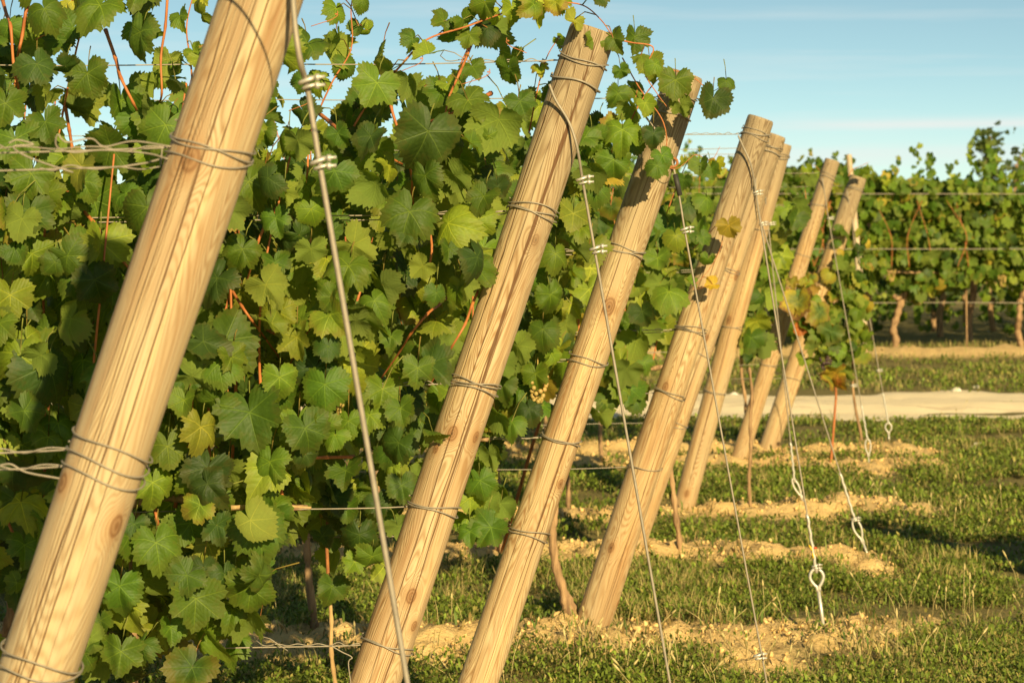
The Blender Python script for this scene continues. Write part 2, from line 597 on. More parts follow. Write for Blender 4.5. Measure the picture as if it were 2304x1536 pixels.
def build_post(P, i, name='end_post', label=None, mat=None, group='leaning end posts of the vine rows'):
    sides, rings = (72, 160) if i < 4 else (40, 60)
    L = P['L'] + 0.12
    rs = np.random.RandomState(100 + i)
    M = P['ax'].to_track_quat('Z', 'Y').to_matrix()
    # keep local -Y towards the camera
    zc = P['ax']
    yc = Vector((0, 1, 0)) - zc * zc.y
    yc.normalize()
    xc = yc.cross(zc)
    M = Matrix((xc, yc, zc)).transposed()
    base = P['B'] - zc * 0.12
    a = np.linspace(0, 2 * np.pi, sides, endpoint=False)
    zz = np.concatenate([np.linspace(0, L - 0.012, rings), [L - 0.006, L - 0.002, L]])
    bev = np.concatenate([np.ones(rings), [0.985, 0.955, 0.92]])
    ph = rs.rand(8) * 6
    A, Z = np.meshgrid(a, zz)
    rad = P['r'] + (P['rt'] - P['r']) * Z / L
    und = (0.020 * np.sin(2 * A + ph[0] + 1.1 * Z) + 0.014 * np.sin(3 * A + ph[1] - 2.3 * Z) + 0.018 * np.sin(3.1 * Z + ph[2]) + 0.010 * np.sin(8.3 * Z + ph[3] + A))
    rr = rad * (1 + und) * bev[:, None]
    kn = []
    Minv = M.inverted()
    for (kx, ky, ks) in (KNOTS[i] if i < len(KNOTS) and mat is None else []):
        loc = Minv @ (at(kx, ky, P['d'] - P['r']) - base)
        f = math.hypot(loc.x, loc.y)
        lx = max(min(loc.x, P['r'] * .93), -P['r'] * .93)
        ly = -math.sqrt(max(P['r'] ** 2 - lx ** 2, 1e-6))
        kn.append((lx, ly, loc.z, ks))
        ka = math.atan2(ly, lx)
        da = (A - ka + np.pi) % (2 * np.pi) - np.pi
        dist2 = ((da * P['r']) ** 2 + ((Z - loc.z) * .7) ** 2) / (ks * 1.3) ** 2
        rr = rr + 0.0035 * np.exp(-dist2)
    V = np.stack([rr * np.cos(A), rr * np.sin(A), Z], -1).reshape(-1, 3)
    n = len(zz)
    faces = []
    for r_ in range(n - 1):
        for k in range(sides):
            k2 = (k + 1) % sides
            faces.append((r_ * sides + k, r_ * sides + k2, (r_ + 1) * sides + k2, (r_ + 1) * sides + k))
    root = bpy.data.objects.new(name, None)
    root.empty_display_size = .1
    root.location = base
    root.rotation_euler = M.to_euler()
    COL.objects.link(root)
    tag(root, label or POST_LABEL[i], 'post', group)
    b = MB().add(V, faces)
    m = mat or wood_material('pine_post_wood', L, kn, CRACKS[i], LIGHTS[i], seed=i * 1.37 + 0.4, ring=[.0066, .0056, .0058, .0066, .006, .006, .006, .006][i], contrast=[.62, 1.0, .95, 1.0, .9, .9, .9, .9][i], grey=[.55, .8, .85, .9, .8, .8, .8, .8][i])
    sh = link('shaft', b.mesh('shaft'), m, root, world=False)
    # cut end
    top = V[-sides:]
    cv = [tuple(p) for p in top]
    c2 = [(p[0] * .55, p[1] * .55, p[2] + .0012) for p in top]
    cv += c2 + [(0, 0, L + .0015)]
    cf = [(k, (k + 1) % sides, sides + (k + 1) % sides, sides + k) for k in range(sides)]
    cf += [(sides + k, sides + (k + 1) % sides, 2 * sides) for k in range(sides)]
    link('cut_top', MB().add(cv, cf).mesh('cut_top'), M_END, root, world=False)
    P['mat'] = m
    return root


for i, P in enumerate(POSTS):
    build_post(P, i)

# two unseen posts added right of the frame to shadow the headland grass
for (x, y, h) in ((3.98, 7.95, 2.3), (4.5, 7.6, 2.2)):
    Q = dict(d=y, r=.19, rt=.17, B=Vector((x, y, 0)), T=Vector((x - .35, y + .1, h)))
    Q['ax'] = (Q['T'] - Q['B']).normalized()
    Q['L'] = (Q['T'] - Q['B']).length
    build_post(Q, 7, label='stout wooden post added outside the frame to cast a shadow on the headland grass', mat=POSTS[6]['mat'], group='added posts outside the frame')

# ------------------------------------------------------------------ trellis wires
ORD = ['first', 'second', 'third', 'fourth', 'fifth', 'sixth', 'seventh', 'eighth']
# heights given as photo rows on each post (py, number of turns, twisted tail?, pair)
WIRES = [
    [(332, 3, 2, True), (1012, 2, 1, False), (1050, 1, 1, False), (1482, 2, 0, False)],
    [(135, 2, 1, False), (476, 3, 1, True), (862, 3, 1, False), (1138, 2, 0, False), (1449, 2, 1, False)],
    [(216, 2, 0, False), (562, 3, 1, True), (808, 2, 0, True), (985, 2, 1, False), (1198, 2, 0, False)],
    [(300, 2, 1, False), (742, 3, 1, True), (885, 2, 0, False), (1050, 1, 0, False)],
    [(332, 2, 0, False), (605, 2, 0, True), (790, 1, 0, False), (950, 2, 0, False)],
    [(345, 2, 0, False), (520, 1, 0, False), (735, 2, 0, False), (880, 2, 0, False)],
    [(388, 1, 0, False), (460, 2, 0, True), (575, 1, 0, False), (820, 2, 0, False)],
    [(418, 1, 0, False), (560, 2, 0, False), (730, 1, 0, False), (850, 1, 0, False)],
]
LEVEL = {4: ['topmost', 'upper', 'lower', 'lowest'], 5: ['topmost', 'upper', 'middle', 'lower', 'lowest']}
POSTNAME = ['the thick foreground post', 'the deeply cracked post', 'the post hung with leaves', 'the knotty clustered post', 'the middle clustered post',
            'the rearmost clustered post', 'the slender post beyond the cluster', 'the post behind autumn leaves']


def binding_path(P, z, turns, rad_extra=.0022, pitch=.008, seed=0):
    rs = np.random.RandomState(seed)
    ax = P['ax']
    c0 = on_axis(P, z)
    u = Vector((1, 0, 0)) - ax * ax.x
    u.normalize()
    w = Vector((0, 1, 0))
    pts = []
    N = int(turns * 36)
    ph = rs.rand() * 6
    for k in range(N + 1):
        a = math.pi + 2 * math.pi * k / 36
        off = (k / 36 - turns / 2) * pitch * .8 + .009 * math.sin(a * .5 + ph) + .006 * math.sin(a + ph * 2) + .003 * math.sin(a * 2.7 + ph)
        rr = radius_at(P, z) * 1.03 + rad_extra
        pts.append(c0 + ax * off + u * (math.cos(a) * rr) + w * (math.sin(a) * rr))
    return pts


for i, P in enumerate(POSTS):
    lv = LEVEL[len(WIRES[i])]
    for j, (py, turns, tail, pair) in enumerate(WIRES[i]):
        z = z_of(P, py)
        cx_ = on_axis(P, z)
        xs = cx_.x - radius_at(P, z) * .98
        rs = np.random.RandomState(i * 20 + j)
        wr = .00150 if i < 1 else .0016 if i < 2 else .0017
        b = MB()
        far = -5.5
        lines = [0.0] + ([.010 if i else .026] if pair else [])
        for q, dz in enumerate(lines):
            pts = []
            for t in np.linspace(0, 1, 40):
                x = xs + (far - xs) * t ** 1.6
                sag = -.03 * math.sin(math.pi * min(t * 1.0, 1)) * (.3 + .4 * rs.rand() * 0 + .2)
                pts.append((x, row_y(P, x) - .003 + .012 * q, z - dz * min(t * 10 + .3, 1) + sag + .0015 * math.sin(x * 9 + i)))
            b.tube(pts, wr, 6)
        root = link('trellis_wire', b.mesh('trellis_wire'), M_WIRE)
        recenter(root)
        lab = f'{lv[j]} galvanised trellis wire tied to {POSTNAME[i]} and running left'
        tag(root, lab, 'wire', 'trellis wires')
        bb = MB().tube(binding_path(P, z, turns + .02, pitch=.009 if i else .013, seed=i * 9 + j), wr, 6)
        bo = link('binding', bb.mesh('binding'), M_WIRE, root)
        if tail:
            tb = MB()
            for q in range(tail):
                ln = .17 + .14 * rs.rand() if i else .30 - .1 * q
                pts = []
                dzq = .0 if q == 0 else -.03
                for k in range(70):
                    t = k / 69
                    x = xs - ln * t
                    amp = .0019 + (.0035 if i == 0 else .0025) * max(0, math.sin(t * 7 + q * 2)) ** 3
                    a = t * 2 * math.pi * (5 if i else 3)
                    pts.append((x, row_y(P, x) - .003 + amp * math.cos(a), z + dzq * (t > .1) + amp * math.sin(a)))
                e = Vector(pts[-1])
                if i < 3 and q == 0:
                    pts += [e + Vector((-.012, -.004, .010)), e + Vector((-.004, -.012, .022)), e + Vector((.02, -.016, .016)), e + Vector((.06, -.02, .002 - .02 * rs.rand()))]
                tb.tube(pts, wr * .72, 5)
            link('twisted_tail', tb.mesh('twisted_tail'), M_WIRE, root)

# long loose tie wires of the foreground post
b = MB()
d0 = POSTS[0]['d']
for path in ([(385, 330), (300, 318), (235, 330), (205, 312), (150, 320), (130, 303), (128, 330), (165, 343), (230, 338), (330, 345), (378, 358)],
             [(20, 322), (40, 315), (75, 325), (30, 330), (60, 352), (120, 374), (165, 388)]):
    b.tube(smooth_path([at(x, y, d0 - .03 + .01 * math.sin(k)) for k, (x, y) in enumerate(path)], 8), .0013, 6)
tag(recenter(link('tie_wire', b.mesh('tie_wire'), M_WIRE)), 'kinked loose tie wire left of the thick foreground post', 'wire', 'loose tie wires')
b = MB().tube(smooth_path([at(x, y, d0 - .02) for x, y in [(0, 1046), (25, 1044), (60, 1062), (135, 1076)]], 8), .0015, 6)
tag(recenter(link('tie_wire', b.mesh('tie_wire'), M_WIRE)), 'short loose wire end sloping towards the foot of the thick foreground post', 'wire', 'loose tie wires')
b = MB().tube(smooth_path([at(x, y, 5.85) for x, y in [(745, 1452), (770, 1466), (792, 1478), (784, 1490), (790, 1540)]], 8), .0013, 6)
tag(recenter(link('tie_wire', b.mesh('tie_wire'), M_WIRE)), 'bent wire end hanging beside the low wire of the deeply cracked post', 'wire', 'loose tie wires')

# ------------------------------------------------------------------ guy wires and ground anchors
GUYS = [
    dict(p=[(655, -60), (664, 60), (676, 140), (692, 200), (716, 350)], front=3, end=(1115, None), clamps=[(692, 181), (718, 362)], r=.0043),
    dict(p=[(1236, 190), (1250, 225), (1280, 275), (1298, 330), (1310, 402)], front=4, end=(1583, None), clamps=[(1310, 402), (1340, 558)], r=.0031),
    dict(p=[(1452, 262), (1480, 300), (1508, 350), (1526, 430), (1540, 515)], front=2, end=(1747, None), clamps=[(1541, 515), (1705, 1473)], r=.0029),
    dict(p=[(1661, 305), (1672, 330), (1690, 372), (1700, 432)], front=3, end=(1837, 1288), clamps=[(1701, 432), (1834, 1272)], r=.0030),
    dict(p=[(1715, 345), (1700, 400), (1706, 470), (1714, 505)], front=3, end=(1922, 1165), clamps=[(1714, 502), (1922, 1166)], r=.0031),
    dict(p=[(1735, 355), (1722, 420), (1728, 500)], front=2, end=(1788, 1085), clamps=[(1733, 502)], r=.0030),
    dict(p=[(1850, 400), (1862, 480)], front=1, end=(1952, 990), clamps=[(1866, 490), (1918, 866)], r=.0030),
    dict(p=[(1905, 430), (1918, 500)], front=1, end=(1999, 954), clamps=[(1976, 832)], r=.0032),
]
for G_ in GUYS[3:]:
    G_['r'] = .0034
ANCH = [None, None, None, [(1838, 1300), (1857, 1440)], [(1930, 1190), (1966, 1283)], [(1793, 1096), (1826, 1163)], [(1953, 1005), (1957, 1066)], [(1999, 962), (2001, 1003)]]
for i, (P, G) in enumerate(zip(POSTS, GUYS)):
    d = P['d']
    pts = []
    for k, (x, y) in enumerate(G['p']):
        dd = d - P['r'] - .008 if k < G['front'] else d - P['r'] * .55
        pts.append(at(x, y, dd))
    ex, ey = G['end']
    if ey is None:
        ey = P['foot_y'] - 60 * 5.9 / d
    pts_top = smooth_path(pts, 6)
    endp = at(ex, ey, d)
    line = [pts[-1].lerp(endp, t) for t in np.linspace(0, 1, 14)][1:]
    path = pts_top + line
    b = MB().tube(path, G['r'], 8)
    root = link('guy_wire', b.mesh('guy_wire'), M_WIRE)
    recenter(root)
    tag(root, f'steel guy cable slanting from {POSTNAME[i]} down to its ground anchor', 'guy wire', 'guy wires of the end posts')
    if i >= 3:
        e_ = len(path) - 1
        rope = [path[e_].lerp(path[e_ - 2], t) + Vector((.002 * math.sin(t * 30), -.002, 0)) for t in np.linspace(0, 1, 16)]
        link('doubled_end', MB().tube(rope, G['r'] * 1.75, 8).mesh('doubled_end'), M_ZINC, root)
    # collar loop round the post top
    zt = pts[0].z
    cl = MB().tube(binding_path(P, min(zt + .01, P['T'].z - .03), 1.05, rad_extra=G['r'] * .8, pitch=.012, seed=70 + i), G['r'] * .8, 6)
    link('loop', cl.mesh('loop'), M_WIRE, root)
    for c in G['clamps']:
        # wire-rope clip: u-bolt, saddle and two nuts
        best = min(path, key=lambda p: abs((HZ + (CAM_H - p.z) / p.y * F_PX) - c[1]))
        q0 = at(c[0], c[1], best.y)
        cb = MB()
        s = 1.0 if i < 4 else 1.15
        ring = [q0 + Vector((math.cos(a) * .011 * s, -math.sin(a) * .008 * s, .004 * math.cos(a))) for a in np.linspace(0, 2 * math.pi, 14, endpoint=False)]
        cb.tube(ring, .0034 * s, 7, closed=True)
        ring = [q0 + Vector((math.cos(a) * .010 * s + .004, -math.sin(a) * .009 * s, -.009 + .003 * math.cos(a))) for a in np.linspace(0, 2 * math.pi, 14, endpoint=False)]
        cb.tube(ring, .0028 * s, 7, closed=True)
        for dz in (.004, -.008):
            cb.tube([q0 + Vector((.002, -.006, dz)), q0 + Vector((.026 * s, -.007, dz + .001))], .0026 * s, 7)
            cb.tube([q0 + Vector((.012 * s, -.0065, dz)), q0 + Vector((.018 * s, -.0065, dz))], .0058 * s, 6)
        link('clamp', cb.mesh('clamp'), M_ZINC, root)
    if i == 2:
        sb = MB().tube([at(1519, 392, d - .03), at(1530, 440, d - .03)], .0075, 10)
        link('sleeve', sb.mesh('sleeve'), M_BLACK, root)
        sb = MB()
        ring = [at(1514, 366, d - .035) + Vector((math.cos(a) * .013, .002, math.sin(a) * .013)) for a in np.linspace(0, 2 * math.pi, 16, endpoint=False)]
        sb.tube(ring, .004, 7, closed=True)
        link('eyelet', sb.mesh('eyelet'), M_RUST, root)
    if i == 3:
        tb = MB().tube([at(1820, 1226, d - .005), at(1827, 1236, d - .008), at(1833, 1248, d - .005)], .003, 6)
        tb.tube([at(1829, 1240, d - .006), at(1830, 1255, d - .006)], .004, 6)
        link('yellow_tie', tb.mesh('yellow_tie'), M_YELLOW, root)
        tb = MB().tube([at(1830, 1232, d - .006), at(1838, 1232, d - .006)], .004, 6)
        link('red_tie', tb.mesh('red_tie'), M_RED, root)
    # anchor rod with a forged eye
    if ANCH[i] is None:
        e0 = endp - Vector((0, 0, .02))
        g0 = at(ex + (ex - G['p'][-1][0]) * .06, P['foot_y'] + 30, d)
    else:
        e0, g0 = at(*ANCH[i][0], d), at(*ANCH[i][1], d)
    ax = (g0 - e0).normalized()
    sd = ax.cross(Vector((0, 1, 0))).normalized()
    ew, eh = (.0255, .035) if i in (3,) else (.018, .05) if i in (4, 5, 6) else (.022, .032)
    if i in (5,):
        ew = .013
    eye = []
    for a in np.linspace(-math.pi * .86, math.pi * .86, 26):
        eye.append(e0 + sd * (math.sin(a) * ew * (1.0 if abs(a) < 1.6 else .96 - .42 * (abs(a) - 1.6))) - ax * (math.cos(a) * eh))
    tip = e0 + ax * (eh * 1.45)
    eye = [tip + sd * (-.004)] + eye + [tip + sd * .004]
    root = empty('ground_anchor', Vector((g0.x, g0.y, 0)), f'steel eye rod holding the guy cable of {POSTNAME[i]}', 'anchor', 'ground anchors')
    tk = .0062 if i == 3 else .0052
    link('eye', MB().tube(smooth_path(eye, 2), tk, 8).mesh('eye'), M_ZINC, root)
    link('rod', MB().tube([tip - ax * .004, tip.lerp(g0, .5), g0 + ax * .15], tk * 1.12, 9).mesh('rod'), M_ZINC, root)

# ------------------------------------------------------------------ leaves
_A = np.radians([0, 14, 27, 37, 50, 62, 76, 88, 102, 118, 135, 152, 166, 175, 180])
_RR = np.array([.60, .56, .515, .495, .555, .53, .485, .48, .515, .505, .475, .42, .30, .16, .05])


def leaf_variant(rs, n_out, rings, tooth=.04):
    lob = 1 + rs.uniform(-.07, .07, len(_RR))
    deep = rs.uniform(-.13, .045)
    rrv = _RR * lob
    rrv[3] += deep
    rrv[7] += deep * .7
    ang = -np.pi + 2 * np.pi * (np.arange(n_out) + .5) / n_out
    # more samples away from the sinus
    rad = np.interp(np.abs(ang), _A, rrv)
    if tooth:
        rad = rad + tooth * np.where(np.arange(n_out) % 2 == 0, .55, -.45) * rs.uniform(.55, 1.25, n_out) * np.clip((np.pi - np.abs(ang)) * 2, 0, 1)
    levels = [1.0 / (rings + 1) * (k + 1) for k in range(rings + 1)]
    if rings == 2:
        levels = [.40, .78, 1.0]
    V = [(0, 0)]
    for lv in levels:
        for a, r_ in zip(ang, rad):
            rl = r_ * lv
            V.append((math.sin(a) * rl, math.cos(a) * rl))
    V = np.array(V)
    faces = []
    for k in range(n_out):
        k2 = (k + 1) % n_out
        if k2 == 0:
            continue
        faces.append((0, 1 + k2, 1 + k))
        for q in range(len(levels) - 1):
            a0, b0 = 1 + q * n_out, 1 + (q + 1) * n_out
            faces.append((a0 + k, a0 + k2, b0 + k2, b0 + k))
    # relief
    x, y = V[:, 0], V[:, 1]
    r2 = x * x + y * y
    th = np.arctan2(x, y)
    fold = rs.uniform(-.12, .7)
    cup = rs.uniform(-1.0, .45)
    wav = rs.uniform(.03, .20)
    droop = rs.uniform(.05, 1.0)
    side = rs.uniform(-.55, .55)
    z = fold * np.abs(x) + cup * r2 + wav * np.sin(5 * th + rs.rand() * 6) * r2 * 1.6 - droop * np.clip(y, 0, 1) ** 2 + side * x * np.abs(x)
    z = z + .05 * np.cos(th * 5) * np.sqrt(r2) * -.5
    z = z + rs.normal(0, .006, len(z)) * (r2 > .05)
    if rs.rand() < .3:  # strongly curled sides
        z = z - 1.6 * np.clip(np.abs(x) - .2, 0, 1) ** 1.5
    P3 = np.stack([x, y, z], -1)
    loops = np.concatenate([np.array(f) for f in faces])
    sizes = np.array([len(f) for f in faces])
    return P3.astype(np.float32), loops.astype(np.int32), sizes.astype(np.int32), (V + .5).astype(np.float32)


_rs = np.random.RandomState(5)
LV_HI = [leaf_variant(_rs, 60, 2, .055) for _ in range(34)]
LV_MD = [leaf_variant(_rs, 34, 1, .06) for _ in range(26)]
LV_LO = [leaf_variant(_rs, 16, 0, .07) for _ in range(10)]
_PET_L = np.array([0, 1, 4, 3, 1, 2, 5, 4, 2, 0, 3, 5, 3, 4, 7, 6, 4, 5, 8, 7, 5, 3, 6, 8], np.int32)


class Leaves:
    def __init__(self, lod, seed=0):
        self.var = {'hi': LV_HI, 'md': LV_MD, 'lo': LV_LO}[lod]
        self.rs = np.random.RandomState(seed)
        self.V, self.L, self.S, self.U, self.C, self.n = [], [], [], [], [], 0

    def leaf(self, pos, N, T, size, color, yel=0.0, variant=None, petiole=None):
        N = Vector(N).normalized()
        T = Vector(T)
        T = (T - N * T.dot(N)).normalized()
        X = T.cross(N)
        P3, L, S, U = self.var[self.rs.randint(len(self.var)) if variant is None else variant]
        M = np.array([X[:], T[:], N[:]], np.float32) * size
        self.V.append(P3 @ M + np.array(pos, np.float32))
        self.L.append(L + self.n)
        self.S.append(S)
        self.U.append(U)
        self.C.append(np.tile(np.array([*color, yel], np.float32), (len(P3), 1)))
        self.n += len(P3)
        if petiole is not None:
            a, c = Vector(pos), Vector(petiole)
            mid = a.lerp(c, .5) + Vector((0, 0, .012))
            vv = []
            for q, rr in ((a, .0013), (mid, .0014), (c, .0018)):
                for k in range(3):
                    w = 2.1 * k
                    vv.append((q.x + rr * math.cos(w), q.y + rr * math.sin(w) * .6, q.z + rr * math.sin(w)))
            self.V.append(np.array(vv, np.float32))
            self.L.append(_PET_L + self.n)
            self.S.append(np.full(6, 4, np.int32))
            self.U.append(np.full((9, 2), .62, np.float32))
            pc = (.30, .13, .04) if self.rs.rand() < .4 else (.26, .24, .06)
            self.C.append(np.tile(np.array([*pc, 0], np.float32), (9, 1)))
            self.n += 9

    def mesh(self, name='foliage'):
        return raw_mesh(name, np.concatenate(self.V), np.concatenate(self.L), np.concatenate(self.S), True, np.concatenate(self.U), np.concatenate(self.C))


def leaf_color(rs, warm=0.0):
    u = rs.rand()
    if u < .12:
        c = np.array([.034, .066, .010])
    elif u < .55:
        c = np.array([.064, .116, .011])
    elif u < .8:
        c = np.array([.100, .158, .013])
    elif u < .95:
        c = np.array([.155, .200, .017])
    else:
        c = np.array([.20, .23, .028])
    c = c * 1.16 * rs.uniform(.75, 1.25) * np.array([rs.uniform(.9, 1.12), 1, rs.uniform(.8, 1.2)])
    y = 0.0
    if rs.rand() < .03 + warm:
        y = rs.uniform(.1, .6)
    if rs.rand() < warm * .45:
        c = np.array([.34, .26, .03]) * rs.uniform(.7, 1.1)
    if warm > .2 and rs.rand() < warm * .12:
        c = np.array([.38, .12, .03])
    return tuple(c), y


def rand_pose(rs, front=True):
    """leaf blades hang tip-down and turn their faces to the light"""
    if front:
        N = Vector((rs.normal(.12, .62), -1 + rs.normal(0, .2), rs.normal(.42, .55)))
    else:
        N = Vector((rs.normal(0, .8), rs.normal(-.1, .9), rs.normal(.45, .5)))
    a = rs.normal(0, .62)
    T = Vector((math.sin(a), -.15 + rs.normal(0, .2), -math.cos(a)))
    return N, T


# ------------------------------------------------------------------ vines
VINES = []


def vine_trunk(base, top, r0, r1, mat, root, bend=.02, seed=0, name='trunk'):
    rs = np.random.RandomState(seed)
    base, top = Vector(base), Vector(top)
    ctrl = [base - Vector((0, 0, .06))]
    for t in (0.05, .25, .45, .65, .82):
        ctrl.append(base.lerp(top, t) + Vector((rs.normal(0, bend), rs.normal(0, bend), 0)))
    ctrl.append(top)
    pts = smooth_path(ctrl, 7)
    n = len(pts)
    rad = [(r0 + (r1 - r0) * k / (n - 1)) * (1 + .16 * math.sin(k * 1.7 + seed) + .1 * rs.normal()) * (1.35 if k < 4 else 1) for k in range(n)]
    return link(name, MB().tube(pts, rad, 10).mesh(name), mat, root)


def make_cane(pts, r, root, mat=None):
    p = smooth_path(pts, 6)
    n = len(p)
    rad = [r * (1 - .55 * k / n) * (1.25 if k % 6 == 0 else 1) for k in range(n)]
    return link('cane', MB().tube(p, rad, 6).mesh('cane'), mat or M_CANE, root)


def bunch(c, root, mat, s=1.0, seed=0):
    rs = np.random.RandomState(seed)
    b = MB()
    for k in range(46):
        t = rs.rand()
        rr = (.032 * (1 - t) ** .7 + .008) * s
        a = rs.rand() * 6.28
        b.ball(Vector(c) + Vector((rr * math.cos(a), rr * math.sin(a) * .8, -.11 * s * t)), .0085 * s * rs.uniform(.85, 1.1), 7, 5)
    b.tube([Vector(c) + Vector((0, 0, .05 * s)), Vector(c), Vector(c) - Vector((0, 0, .08 * s))], .002, 5)
    return link('grape_bunch', b.mesh('grape_bunch'), mat, root)


def tendril(p, root, seed=0):
    rs = np.random.RandomState(seed)
    pts = []
    L = rs.uniform(.05, .10)
    dirx = rs.choice([-1, 1])
    for k in range(40):
        t = k / 39
        rr = .006 * (1 - t) + .002
        a = t * 4 * math.pi * max(0, (t - .3))
        pts.append(Vector(p) + Vector((dirx * (L * min(t, .6) + rr * math.sin(a)), -.005, .03 * t + rr * (1 - math.cos(a)))))
    return link('tendril', MB().tube(pts, .0009, 5).mesh('tendril'), M_CANE, root)


def vine_foliage(lod, root, x0, x1, zlo, ztop, P, lai, seed, dens=None, warm=0.0, thick=.17, size=(.085, .15), mat=None, hero=None, yc=None):
    """scatter leaves through a slab of the row between x0 and x1; dens(x, z) thins it"""
    rs = np.random.RandomState(seed)
    lv = Leaves(lod, seed)
    n = int((x1 - x0) * (ztop - zlo) * lai / .0088)
    for k in range(n):
        x = rs.uniform(x0, x1)
        z = rs.uniform(zlo, ztop)
        if dens is not None and rs.rand() > dens(x, z):
            continue
        q = rs.normal(0, 1)
        y = (row_y(P, x) if yc is None else yc) + max(-1.6, min(1.6, q)) * thick * .62
        front = q < .4
        N, T = rand_pose(rs, front)
        if rs.rand() < .28:
            N.y = -N.y
        c, yl = leaf_color(rs, warm)
        s = rs.uniform(*size) * (0.8 if z > ztop - .25 else 1)
        pos = Vector((x, y, z))
        pet = pos + Vector((rs.normal(0, .03), .05 if front else 0, rs.uniform(.02, .05))) - T * .03 if (lod != 'lo' and rs.rand() < .6) else None
        lv.leaf(pos, N, T, s, c, yl, petiole=pet)
    if hero:
        for (px, py, w, rot, under, dd) in hero:
            d = (P['d']) + dd
            pos = at(px, py, d)
            N = Vector((rs.normal(.10, .32), -1, rs.normal(.36, .28)))
            if under:
                N = Vector((rs.normal(.3, .3), .75, .55 + rs.normal(0, .2)))
            a = R(rot) + rs.normal(0, .12)
            T = Vector((math.sin(a), -.12, -math.cos(a)))
            c, yl = leaf_color(rs, -.03)
            while c[1] > .215 or (w > 120 and c[1] > .17):
                c, yl = leaf_color(rs, -.03)
            yl *= .5
            lv.leaf(pos, N, T, w / F_PX * d * .97, c, yl, petiole=pos + Vector((0, .07, .03)) - T * .035)
    if lv.n == 0:
        return None
    return link('foliage', lv.mesh(), mat or (M_LEAF if lod != 'lo' else M_LEAF_FAR), root)


def pxy(x, z, d):
    return CX + x / d * F_PX, HZ + (CAM_H - z) / d * F_PX


def shoot(pts_px, d, root, lv_seed, P, leaf_px=(45, 75), r=.0032, step=.055, name='foliage', size_end=.5, warm=0.05, lod='hi', skip=0.0):
    """a free shoot: a cane through photo points with leaves along it"""
    rs = np.random.RandomState(lv_seed)
    pts = smooth_path([at(p[0], p[1], d + (p[2] if len(p) > 2 else 0)) for p in pts_px], 10)
    n = len(pts)
    link('cane', MB().tube(pts, [r * (1 - .6 * k / n) for k in range(n)], 6).mesh('cane'), M_CANE, root)
    lv = Leaves(lod, lv_seed)
    acc, total = 0, sum((pts[k + 1] - pts[k]).length for k in range(n - 1))
    run, sgn = 0, 1
    for k in range(1, n):
        seg = (pts[k] - pts[k - 1]).length
        acc += seg
        run += seg
        if acc > step and run / total > skip:
            acc = rs.uniform(-.3, .2) * step
            sgn = -sgn
            t = run / total
            sz = rs.uniform(*leaf_px) / F_PX * d * (1 - (1 - size_end) * t)
            off = Vector((sgn * rs.uniform(.01, .05), rs.uniform(-.06, .03), rs.uniform(-.03, .03)))
            N, T = rand_pose(rs, True)
            if rs.rand() < .22:
                N.y = -N.y
            c, yl = leaf_color(rs, warm)
            if t > .6:
                c = tuple(np.array(c) * np.array([1.5, 1.35, 1.1]))
            lv.leaf(pts[k] + off, N, T, sz, c, yl, petiole=pts[k])
    if lv.n:
        link('foliage', lv.mesh(), M_LEAF, root)


